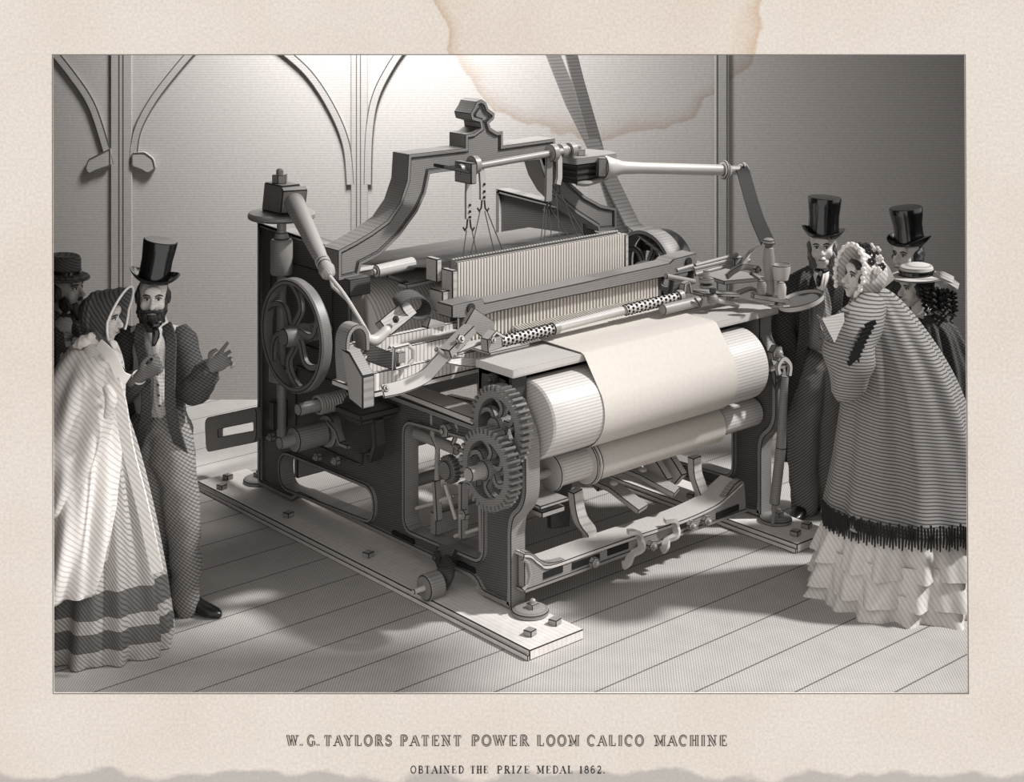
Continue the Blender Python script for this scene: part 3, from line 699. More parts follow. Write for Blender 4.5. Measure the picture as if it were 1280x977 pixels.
strap([(586,213),(585,240),(585,273)], w=.045, holes=((586,256),(586,264),(586,271)))
strap([(598,206),(602,215),(603,232),(603,249)], w=.045, holes=((604,230),(604,239),(604,246)))
strap([(686,196),(686,225),(685,252)], w=.055, mat=ST)
strap([(697,188),(699,200),(699,222),(697,231)], w=.045)
for c_ in (q4(592,206), q4(690,191)): MB().lathe([(.055,0),(.055,.045)], c_-V((.02,.0,0)), (1,0,0)).build('eye_boss', ST, hs)
for (x, y) in ((586,276),(604,252),(686,254),(698,234)):
    mb = MB()
    for s in (-1, 1): mb.tube([q4(x+s*1.5, y-2), q4(x+s*2.5, y+8), q4(x+s*5, y+12), q4(x+s*7, y+8)], .006, n=6)
    mb.build('wire_hook', IRD, hs)
crd = MB()
for (x, y, t) in ((583,288,(578,326)),(590,288,(597,322)),(600,264,(588,320)),(609,264,(628,312)),(606,264,(618,316)),(683,262,(680,306)),(689,262,(712,298)),(695,243,(700,300)),(702,243,(722,296)),(700,243,(730,294)),(686,262,(690,303)),(681,258,(676,300))):
    a = q4(x, y); b = gy(t[0], t[1], 1.0); crd.cyl(a, b, .0033, n=6)
crd.build('heddle_cords', THD, hs, smooth=False)

# ================================================================== WARP, HEDDLES, REED
HD = .9
h0 = gy(572, 333, HD); h1 = gy(778, 291, HD)
X0, X1 = h0.x, h1.x+.02; ZT = (h0.z+h1.z)/2; ZB = 1.26
nh = 62
hd = MB().box(X0, X1, HD+.012, HD+.03, ZT-.012, ZT+.008).build('heddle_frame', WOOD, loom, label='frame of close white heddle cords')
MB().box(X0, X1, HD+.012, HD+.03, ZB, ZB+.03).build('lower_bar', WOOD, hd)
MB().box(X0-.045, X0-.005, HD-.01, HD+.09, ZT-.22, ZT-.03).build('end_block', WOOD, hd, bevel=.006)
MB().box(X0-.1, X0-.02, HD+.01, HD+.13, ZT-.26, ZT-.14).build('end_block', WOOD, hd, bevel=.006)
MB().box(X0-.07, X0-.03, HD+.1, HD+.2, ZT-.11, ZT+.02).build('end_block', WOOD, hd, bevel=.006)
mb = MB()
for i in range(nh):
    x = X0+.012+(X1-X0-.024)*i/(nh-1); mb.box(x-.0055, x+.0055, HD, HD+.012, ZB, ZT+.006)
mb.build('heddle_cord_row', THR, hd, smooth=False, kind='stuff')
mb = MB()
for i in range(nh):
    x = X0+.03+(X1-X0-.024)*i/(nh-1); mb.box(x-.005, x+.005, HD+.07, HD+.08, ZB, ZT+.015)
mb.build('heddle_cord_row', THR, hd, smooth=False, kind='stuff')
MB().box(X0, X1, HD+.06, HD+.068, ZB, ZT+.01).build('heddle_shade_sheet', M('thread_shadow', 84, .9), hd, smooth=False)  # added dark sheet standing in for the shade between the cords
MB().box(X1, X1+.03, HD-.005, HD+.09, ZB, ZT).build('end_bar', WOOD, hd, bevel=.004)
MB().box(X1-.01, X1+.12, HD+.09, HD+.13, ZT-.09, ZT-.03).build('end_block', IRA, hd, bevel=.004)
# warp sheet from whip roll to heddles
WP = []
nw = 90
wr = MB(); und = []
A0 = gz(492, 317, 1.50); A1 = gz(690, 287, 1.50)
for i in range(nw):
    u = i/(nw-1); e = V((X0+(X1-X0)*u, HD+.08, ZT-.03))
    b = V((.2+1.66*u, 2.05, 1.50)); m = b+(e-b)*.62+V((0,0,-.01)); c = V((.2+1.66*u, 2.12, 1.47))
    d = V((.2+1.66*u, 2.2, 1.40))
    wr.tube([e, m, b, c, d], .0032, n=5)
ws = wr.build('warp_threads', M('grey_yarn', 150, .8), loom, smooth=False, kind='stuff')
mb = MB(); mb.add([(X0, HD+.09, ZT-.035), (X1, HD+.09, ZT-.035), (1.86, 2.05, 1.492), (.2, 2.05, 1.492), (X0, HD+.09, ZT-.039), (X1, HD+.09, ZT-.039), (1.86, 2.05, 1.488), (.2, 2.05, 1.488)], [(0,1,2,3),(7,6,5,4),(0,4,5,1),(1,5,6,2),(2,6,7,3),(3,7,4,0)])
mb.build('warp_sheet', M('warp_grey', 70, .9, 0, [(.02, (1,0,0), .4, .5)]), ws, smooth=False)
# warp beam with wound yarn, showing past the near frame
wb = MB().lathe([(.1,0),(.33,.01),(.34,.05),(.34,1.5),(.1,1.55)], (.13, 1.72, 1.10), (1,0,0), 64).build('warp_beam', M('wound_yarn', 250, .75, 0, [(.024, (1,0,0), .5, .35)]), loom, label='beam of wound warp yarn')
MB().lathe([(.2,0),(.22,.01),(.22,.02)], (.11, 1.72, 1.1), (1,0,0), 48).build('beam_flange', IRA, wb)
a = gy(470, 339, 1.35); 
b = gy(510, 330, 1.35)
lr = MB().lathe([(.012,-.03),(.02,-.025),(.012,0),(.036,0),(.036,.26),(.03,.27)], a, b-a).build('lease_rod', WOOD, loom)
MB().beam(gy(503, 357, 1.3), gy(560, 345, 1.3), .08, .025).build('lease_bar', WOOD, loom, bevel=.004)
MB().beam(gy(484, 345, 1.32), gy(512, 355, 1.3), .02, .02).build('lease_link', IRD, loom, bevel=.004)

# ---- sley hand rail
SY = .66
q5 = lambda px, py: V((gy(px, py, SY).x, gy(px, py, SY).z))
hr = [q5(*p) for p in [(565,382),(604,373),(606,379),(720,355),(837,329),(842,324),(872,316),(872,336),(862,340),(700,373),(620,390),(600,396),(588,397),(577,398),(565,398)]]
hrl = MB().prism(hr, 1, SY, SY+.13).build('sley_hand_rail', IRA, loom, bevel=.006, label='long grey hand rail across the reed')
for (x, y) in ((588,385),(860,327)):
    c = gy(x, y, SY); MB().cyl((c.x, SY-.012, c.z), (c.x, SY+.02, c.z), .028).build('bolt_head', IRD, hrl)
# reed below the hand rail
mb = MB()
for i in range(58):
    x = .2+1.5*i/57; mb.box(x-.0055, x+.0055, SY+.04, SY+.055, 1.27, 1.40)
rd = mb.build('reed', THR, loom, smooth=False, kind='stuff')
MB().box(.17, 1.75, SY+.055, SY+.065, 1.25, 1.40).build('reed_shade_sheet', MATS['thread_shadow'], rd, smooth=False)  # added dark sheet, paints the shade behind the reed
# race and fell: slanted threads between reed and cloth
MB().box(.15, 1.8, .44, SY+.04, 1.255, 1.27).build('race_board', WOOD, loom, bevel=.003)
mb = MB()
for i in range(52):
    x = .42+1.04*i/51; mb.tube([(x, .43, 1.312), (x+.12, SY+.04, 1.30)], .005, n=5)
mb.build('fell_threads', THR, loom, smooth=False, kind='stuff')

# ---- shuttle box on the near side
BY = .62
def qb(px, py, y=BY): return gy(px, py, y)
zt_, zb_ = qb(470, 466).z, qb(470, 492).z
xa, xb = qb(462, 480).x, qb(735, 440).x
sb = MB().box(xa, .62, BY, BY+.34, zb_-.02, zb_+.01).build('shuttle_box', WOOD, loom, bevel=.005, label='open wooden shuttle box')
SLAT = M('slatted_wood', 226, .6, 0, [(.026, (1,0,0), .5, .35)])
MB().box(xa, .72, BY, BY+.03, zb_+.01, zt_).build('front_board', SLAT, sb, bevel=.004)
MB().box(xa+.03, .72, BY+.13, BY+.15, zb_+.01, zt_+.06).build('inner_board', SLAT, sb, bevel=.004)
MB().box(xa+.03, .72, BY+.30, BY+.34, zb_+.01, zt_+.08).build('back_board', SLAT, sb, bevel=.004)
MB().cyl(gy(486,440,.92), gy(592,412,.92), .034).build('guide_rod', STB, sb)
# end cheek with upright strap
ec = [(BY-.02, zb_-.06),(BY+.10, zb_-.03),(BY+.17, zb_+.22),(BY+.10, zb_+.21),(BY-.02, zb_+.11)]
MB().prism(ec, 0, xa-.06, xa+.02).build('end_cheek', M('grey_wood', 150, .6, 0, [(.013, (0,1,.3), .25, .5)]), sb, bevel=.008)
P, _ = spline([gy(*p, .80) for p in ((430,476),(428,445),(429,420),(436,408),(446,407),(452,416),(453,436))], 1, 5)
MB().tube(P, 1, flat=(.025,.10), up=(0,1,0)).build('picker_strap', IRA, sb)
MB().tube([gy(431,437,.92), gy(432,480,.92), gy(440,490,.92), gy(441,440,.92)], 1, flat=(.02,.06), up=(0,1,0)).build('side_spring', IRA, sb)
# picker knot and leather check strap with buckle
MB().limb([st_end+V((-.05,0,.02)), st_end+V((.02,0,-.01)), st_end+V((.1,0,.03))], [.025,.032,.028], n=12).build('picker', STB, sb)
P, _ = spline([gy(456,438,.78), gy(475,446,.7), gy(492,451,.62), gy(500,452,.6)], 1, 4)
ck = MB().tube(P, 1, flat=(.085,.02), up=(0,1,0)).build('check_strap', LEA, sb)
c = gy(502, 447, .58)
MB().tube([(c.x-.05,.58,c.z-.05),(c.x+.04,.58,c.z-.05),(c.x+.075,.58,c.z-.02),(c.x+.075,.58,c.z+.03),(c.x+.04,.58,c.z+.06),(c.x-.05,.58,c.z+.06)], .012, n=8, close=True).build('buckle', STB, ck)
MB().box(c.x-.03, c.x+.02, .57, .60, c.z-.025, c.z+.03).build('buckle_tongue', ST, ck, bevel=.003)
# coiled strap and bar behind the box
cc_ = gy(518, 387, .93); rs = []
for i in range(30):
    t = 2*math.pi*i/30; e = .115*math.cos(t)+.02*math.cos(2*t); n_ = .055*math.sin(t)+.018*math.sin(2*t)
    dx_, dz_ = e*.93+n_*.3, -e*.30+n_*.95+.01; D_ = V((.02, .11, .02)); p_ = cc_+V((dx_, 0, dz_)); k_ = cc_+V((dx_*.91, 0, dz_*.88))
    rs.append([p_, p_+D_, k_+D_, k_])
MB().rings(rs, cap=False, close=True).build('coiled_strap', LEA, sb, bevel=.004)
bp = MB().beam(gy(478,412,.98), gy(512,384,.98), .08, .1, up=(0,.5,1)).build('adjusting_bar', WOOD, sb, bevel=.005)
MB().nut(gy(494,399,.92), (0,-1,.2), .022, .012).build('bar_screw', IRD, bp)
MB().beam(gy(532,402,.95), gy(552,408,.95), .06, .06).build('strap_block', WOOD, sb, bevel=.005)
# ---- white lever crossing the box
def flatbar(name, pts, w, t, mat, par, up=(0,-.5,1), sub=5):
    P, _ = spline(pts, 1, sub); return MB().tube(P, 1, flat=(w, t), up=up).build(name, mat, par, bevel=.003)
lv = flatbar('stop_lever', [gy(478,489,.5), gy(500,484,.47), gy(528,472,.44), gy(545,455,.42), gy(557,441,.40)], .07, .02, STB, loom, up=(.3,-.8,.6))
MB().beam(gy(556,442,.38), gy(588,410,.42), .075, .05).build('lever_clamp', ST, lv, bevel=.005)
MB().nut(gy(574,424,.36), (0,-1,.3), .026, .02).build('hex_nut', STB, lv)
MB().cyl(gy(545,436,.36), gy(560,447,.40), .012).build('lever_pin', ST, lv)
MB().nut(gy(481,486,.44), (0,-1,.5), .02, .015).build('hex_nut', STB, lv)
c = gy(585,408,.5)
MB().prism([(c.x-.05,c.z+.02),(c.x+.02,c.z+.10),(c.x+.17,c.z-.0),(c.x+.13,c.z-.10),(c.x+.03,c.z-.03)], 1, .47, .50).build('lever_plate', ST, lv, bevel=.004)
flatbar('thin_spring', [gy(570,440,.42), gy(595,430,.4), gy(613,425,.38)], .03, .012, STB, lv)
flatbar('stay_bar', [gy(548,447,.44), gy(575,452,.42), gy(598,454,.40)], .05, .015, WOOD, lv, up=(0,-.8,.6))

# ---- temples: patterned rods and link
def knurl(name, a, b, r, par, lab=None):
    d = (b-a); n = 13; u = d.normalized(); s = u.orthogonal().normalized(); w = u.cross(s)
    o = MB().cyl(a, b, r).build(name, STB, par, label=lab)
    k = MB()
    for i in range(n):
        for j in range(8):
            an = 2*math.pi*(j+.5*(i % 2))/8; p = a+d*((i+.5)/n)+(s*math.cos(an)+w*math.sin(an))*r*.95
            k.ell(p, (.0095,)*3, n=6, m=4)
    k.build('studs', BLK, o); return o
ty = .33
t1 = knurl('temple_roller', gy(624,427,ty), gy(690,411,ty), .027, loom, 'studded temple roller')
MB().cyl(gy(690,411,ty), gy(697,409,ty), .034).build('end_collar', ST, t1)
MB().beam(gy(605,431,ty), gy(623,425,ty), .06, .07).build('temple_bracket', ST, t1, bevel=.004)
MB().nut(gy(615,425,ty-.04), (0,-1,.2), .02, .015).build('hex_nut', STB, t1)
MB().tube([gy(608,424,ty), gy(616,414,ty), gy(626,420,ty)], 1, flat=(.02,.06), up=(0,1,0)).build('bracket_strap', STB, t1)
t2 = MB().cyl(gy(697,409,ty), gy(778,388,ty), .024).build('temple_rod', WOOD, loom)
t3 = knurl('temple_roller', gy(780,388,ty), gy(846,371,ty), .027, loom, 'studded temple roller')
MB().cyl(gy(846,371,ty), gy(852,369,ty), .036).build('end_collar', ST, t3)
MB().tube([gy(852,372,ty), gy(854,355,ty), gy(859,352,ty), gy(862,366,ty)], 1, flat=(.02,.04), up=(0,1,0)).build('bracket_strap', ST, t3)
# right hand rod, clamp, ball handle, screw
c = MB().cyl(gy(828,387,.28), gy(875,376,.28), .03).build('guide_tube', ST, loom)
MB().tube([gy(868,372,.24), gy(874,380,.24), gy(874,386,.24), gy(878,374,.24)], .008, n=6).build('cotter', STB, c)
MB().beam(gy(868,366,.32), gy(914,367,.32), .15, .02).build('clamp_plate', ST, c, bevel=.005)
MB().ell(gy(891,374,.22), (.034,.034,.034)).build('ball_knob', IRA, c)
MB().cyl(gy(896,375,.22), gy(923,382,.2), .014).build('knob_rod', STB, c)
MB().cyl(gy(891,366,.22), gy(891,360,.22), .02).build('knob_screw', IRD, c)
p = gy(883,355,.3); MB().lathe([(.04,0),(.04,.02),(.02,.02),(.02,.03),(.045,.03),(.045,.055),(.02,.055),(.02,.1)], p-V((0,0,.02)), (0,0,1)).build('clamp_screw', ST, c)

# ---- cloth over the breast beam
cx0, cx1 = .46, 1.50
prof = [(.43,1.312),(.36,1.300),(.2,1.296),(.07,1.294),(.045,1.286)]
for i in range(20):
    a = math.radians(28-(i/19)*118); prof.append((YR-(R1+.008)*math.cos(a), ZR+(R1+.008)*math.sin(a)))
mb = MB(); rs = []
for k, x in enumerate([cx0+(cx1-cx0)*i/6 for i in range(7)]):
    rs.append([(x, y, z) for y, z in prof]+[(x, y+(.004 if i > 5 else 0), z-(.004 if i <= 5 else 0)) for i, (y, z) in reversed(list(enumerate(prof)))])
mb.rings(rs)
cloth = mb.build('calico_cloth', CL, smooth=True, ang=60, off=V((0,0,0)))
cloth['label'] = 'plain white calico cloth drawn over the beam and big front roller'; cloth['category'] = 'cloth'
rc = MB().lathe([(.06,0),(.102,0),(.108,.008),(.108,.985),(.102,.99),(.06,.99)], (.62, Y2, Z2), (1,0,0), 48).build('cloth_roll', CL, off=V((0,0,0)))
rc['label'] = 'roll of woven white cloth on the lower roller'; rc['category'] = 'cloth'
tl = MB(); MB
# ================================================================== RIGHT HAND DRIVE
c = gy(722, 207, 1.42)
hb = MB().prism(fillet([(c.x-.13,1.30),(c.x+.24,1.30),(c.x+.29,1.42),(c.x+.24,1.6),(c.x-.13,1.6)],.02), 2, c.z+.03, c.z+.07).build('drive_head', IRA, loom, bevel=.005, label='stacked drive head beside the arch')
mb = MB()
for k in range(3): mb.prism([(c.x-.10,1.32),(c.x+.22,1.32),(c.x+.22,1.58),(c.x-.1,1.58)], 2, c.z-.075+k*.037, c.z-.05+k*.037)
mb.build('head_plates', IRD, hb, bevel=.004)
MB().box(c.x-.09, c.x+.2, 1.34, 1.56, c.z-.1, c.z+.03).build('head_core', IRD, hb)
p = gy(723, 194, 1.4); MB().nut((p.x, 1.4, c.z+.07), (0,0,1), .05, .04).build('hex_nut', ST, hb, bevel=.003)
p = gy(706, 188, 1.36); MB().lathe([(.03,-.06),(.045,-.05),(.045,.0),(.03,.01),(.03,.03),(.045,.03),(.045,.08)], p, (1,0,0)).build('shaft_bush', ST, hb)
a = gy(754, 209, 1.3); b = gy(930, 213, 1.0)
MB().beam(gy(745,208,1.33), gy(756,208,1.3), .12, .12).build('rod_socket', ST, hb, bevel=.006)
d = b-a; l = d.length
rod = MB().lathe([(.07,0),(.075,.02),(.062,.06),(.042,.14),(.036,.3),(.036,l-.17),(.06,l-.165),(.066,l-.15),(.05,l-.13),(.03,l-.11),(.03,l-.03),(.05,l-.025),(.055,l),(.04,l+.02)], a, d, 28).build('picking_arm', STB, loom, label='long pale arm reaching to the right')
P, _ = spline([gy(758,222,1.32), gy(735,229,1.32), gy(720,228,1.35)], 1, 4); MB().tube(P, .018, n=8).build('curved_stay', ST, hb)
# strap from the arm down to the far picker
s0 = a+d*((l-.07)/l); s1 = gy(960, 304, .15)
e_ = (s1-s0).normalized(); P = [s0-e_*.06+V((-.01,-.07,0)), s0+V((0,-.07,0)), s0+(s1-s0)*.4+V((0,-.03,-.01)), s0+(s1-s0)*.7, s1]
MB().tube(P, 1, flat=(.085,.018), up=(-.66,-.75,.2)).build('picking_strap', M('black_leather', 62, .6, 0, [(.014, (.2,.3,1), .5, .5)]), rod, label='dark leather strap')
MB().cyl(s0-V((0,.07,-.03)), s0-V((0,.075,-.03)), .009).build('rivet', BLK, rod)
# far side shuttle box, picker and tools
fx = .3
bx = MB(); bx.prism([gz(868,340,1.33).xy, gz(905,352,1.33).xy, gz(958,347,1.33).xy, gz(870,326,1.33).xy], 2, 1.31, 1.335)
fb = bx.build('far_shuttle_board', IRA, loom, bevel=.004, label='grey plate beyond the hand rail')
for (a, b, r) in (((866,336),(925,322),.014), ((868,343),(937,325),.012), ((868,332),(922,318),.012), ((832,345),(868,352),.016), ((845,338),(866,332),.012)):
    MB().cyl(gy(*a, .45), gy(*b, .45), r).build('picker_rod', ST, fb)
MB().box(gy(918,330,.45).x-.03, gy(918,330,.45).x+.06, .42, .5, gy(918,330,.45).z-.03, gy(918,330,.45).z+.04).build('rod_block', ST, fb, bevel=.004)
for k in range(3):
    P, _ = spline([gy(932-k*2,332,.42), gy(934-k*2,322,.42), gy(941-k*2,311+k,.42), gy(950-k,304+k*1.5,.25), gy(958,306+k,.1)], 1, 5)
    MB().tube(P, .009, n=8).build('looped_cord', STB, fb)
P, _ = spline([gy(908,346,.35), gy(918,338,.35), gy(930,333,.35), gy(945,336,.35)], 1, 4); cv = MB().tube(P, 1, flat=(.035,.02), up=(0,1,0)).build('curved_catch', ST, fb, bevel=.003)
MB().nut(gy(943,336,.32), (0,-1,0), .025, .03).build('hex_nut', ST, cv)
P, _ = spline([gy(938,341,.35), gy(948,348,.35), gy(955,358,.35)], 1, 4); MB().tube(P, .012, n=8).build('stay_rod', ST, fb)
flatbar('bent_latch', [gy(914,371,.3), gy(928,364,.28), gy(940,361,.26), gy(950,367,.24), gy(962,368,.22)], .035, .015, ST, fb)
hp_ = gy(961, 368, .05)
MB().lathe([(.028,0),(.034,.02),(.03,.08),(.024,.09),(.036,.2),(.028,.275),(.022,.28),(.022,.29),(.034,.30),(.034,.32),(.018,.33)], hp_, (0,0,1)).build('turned_handle', ST, loom, label='upright turned handle')
hq = gy(976, 350, .0); MB().lathe([(.035,0),(.042,.0),(.055,.05),(.058,.09),(.05,.095),(.045,.06)], hq, (0,0,1)).build('oil_cup', STB, loom)
MB().cyl(hq-V((0,0,.16)), hq, .022).build('cup_stem', ST, loom)
MB().beam(gy(940,369,.08), gy(985,376,-.02), .05, .03).build('tool_shelf', ST, loom, bevel=.004)
MB().lathe([(.02,0),(.028,.02),(.028,.06),(.018,.08)], gy(952,368,.0), (0,0,1)).build('small_peg', IRA, loom)
MB().lathe([(.018,0),(.026,.02),(.028,.07),(.018,.1)], gy(977,374,-.05), (0,0,1)).build('small_peg', STB, loom)
# round dish on an arm
tc_ = gd(1001, 9.3, CH-(376-HZ)*9.3/FP)
tray = MB().lathe([(.005,-.018),(.125,-.018),(.135,-.012),(.14,.018),(.133,.02),(.128,-.004),(.005,-.006)], tc_, (-.25,.16,1), 44).build('ring_dish', STB, loom, label='round shallow dish on a bracket')
MB().lathe([(.005,0),(.127,0),(.127,.003),(.005,.003)], tc_-V((0,0,.003)), (-.25,.16,1), 40).build('dish_floor', M('dish_mesh', 110, .7, 0, [(.014, (1,1,0), .4, .5)]), tray)
P, _ = spline([gy(958,381,.05), gy(968,383,.03), tc_+V((-.13,0,-.01))], 1, 4); MB().tube(P, 1, flat=(.045,.012), up=(0,0,1)).build('dish_arm', STB, tray)
# right leg details: nut, bracket with hook, hanging rod
MB().nut(gy(966,440,-.02), (0,-1,0), .05, .04).build('hex_nut', ST, RF, bevel=.003)
a = gy(960,462,-.03); b = gy(985,455,-.03)
cr_ = MB().beam(a, b, .04, .02).build('hook_bracket', ST, RF, bevel=.003)
mb = MB(); mb.tube([gy(962,466,-.03), gy(969,486,-.03), gy(978,462,-.03)], .008, n=6)
mb.build('bracket_stay', IRD, cr_)
P, _ = spline([gy(974,468,-.05), gy(972,458,-.05), gy(979,448,-.05), gy(987,456,-.05), gy(986,470,-.05)], 1, 5)
MB().tube(P, 1, flat=(.03,.02), up=(0,1,0)).build('hanging_hook', STB, cr_)
mb = MB().cyl(gy(981,470,-.05), gy(976,560,-.05), .022, .03, n=12); mb.cyl(gy(976,560,-.05), gy(968,630,-.05), .03, .03, n=12); mb.cyl(gy(968,630,-.05), gy(966,655,-.05), .012, .01, n=10)
mb.build('hanging_rod', IRA, cr_, label='grey rod hanging beside the leg')
# ================================================================== PULLEY AND DRIVE BELT
PX = 2.22; pc = gx(803, 338, PX)
pl_ = wheel('belt_pulley', tuple(pc), .27, .14, .035, IRA, 6, loom, curl=.5)
MB().cyl((2.05, pc.y, pc.z), (PX+.2, pc.y, pc.z), .035).build('pulley_shaft', ST, pl_)
wheel('belt_pulley', (PX+.17, pc.y+.02, pc.z), .24, .1, .03, IRD, 6, loom, curl=.5)
BL = M('belt_leather', 120, .6, 0, [(.024, (0,.1,1), .45, .3)])
belt = MB()
def bpt(px, py, x): return gx(px, py, x)
P1 = [bpt(688,60,PX+.1), bpt(716,130,PX+.09), bpt(754,205,PX+.08), bpt(790,280,PX+.07)]
tp = pc+V((.07, -.255, .09)); P1.append(tp)
for k in range(1, 9):
    a = math.radians(200+k*0); ang = math.radians(160+k*22); P1.append(pc+V((.07, .277*math.cos(ang), .277*math.sin(ang))))
P2 = [pc+V((.07, .277*math.cos(math.radians(a)), .277*math.sin(math.radians(a)))) for a in (-10, 15, 35)]+[bpt(757,225,PX+.12), bpt(742,170,PX+.12), bpt(722,100,PX+.12), bpt(712,60,PX+.12)]
belt.tube(P1, 1, flat=(.013,.13), up=(1,0,0)); bo = belt.build('drive_belt', BL, off=V((0,0,0)))
bo['label'] = 'crossed leather drive belt running up from the pulley out of view'; bo['category'] = 'belt'
b2 = MB().tube(P2, 1, flat=(.013,.11), up=(1,0,0)).build('returning_run', BL, bo, off=V((0,0,0)))

# ================================================================== PEOPLE
SKIN = M('skin', 214, .6, 0, [(.012, (.5,0,1), .14, .5)], .03)
SKIND = M('skin_tanned', 176, .6, 0, [(.012, (.5,0,1), .2, .5)], .03)
HAIR = M('hair', 58, .55, 0, [(.016, (1,0,.25), .6, .45)], .1)
HAIRL = M('light_hair', 112, .55, 0, [(.014, (1,0,.25), .55, .45)], .1)
COAT = M('wool_coat', 84, .85, 0, [(.014, (.6,.3,1), .7, .45), (.02, (-1,0,1), .35, .5)], .06)
COAT2 = M('dark_wool', 84, .85, 0, [(.014, (-.6,.3,1), .75, .45), (.02, (1,0,1), .4, .5)], .06)
TROU = M('trouser_cloth', 145, .85, 0, [(.0145, (.8,.2,1), .65, .45), (.02, (-1,0,.7), .3, .5)], .05)
TROU2 = M('trouser_dark', 128, .85, 0, [(.015, (-.8,.2,1), .65, .45)], .05)
VEST = M('pale_waistcoat', 196, .75, 0, [(.015, (.5,0,1), .35, .4)], .05)
VEST2 = M('grey_waistcoat', 150, .75, 0, [(.014, (.7,0,1), .55, .45)], .05)
SHIRT = M('white_linen', 236, .8)
EYEW = M('eye_white', 205, .4); IRIS = M('iris', 26, .3); LIP = M('lips', 122, .6); SHOE = M('black_shoe', 30, .3)
BUT = M('button', 60, .4)
rng = random.Random(7)

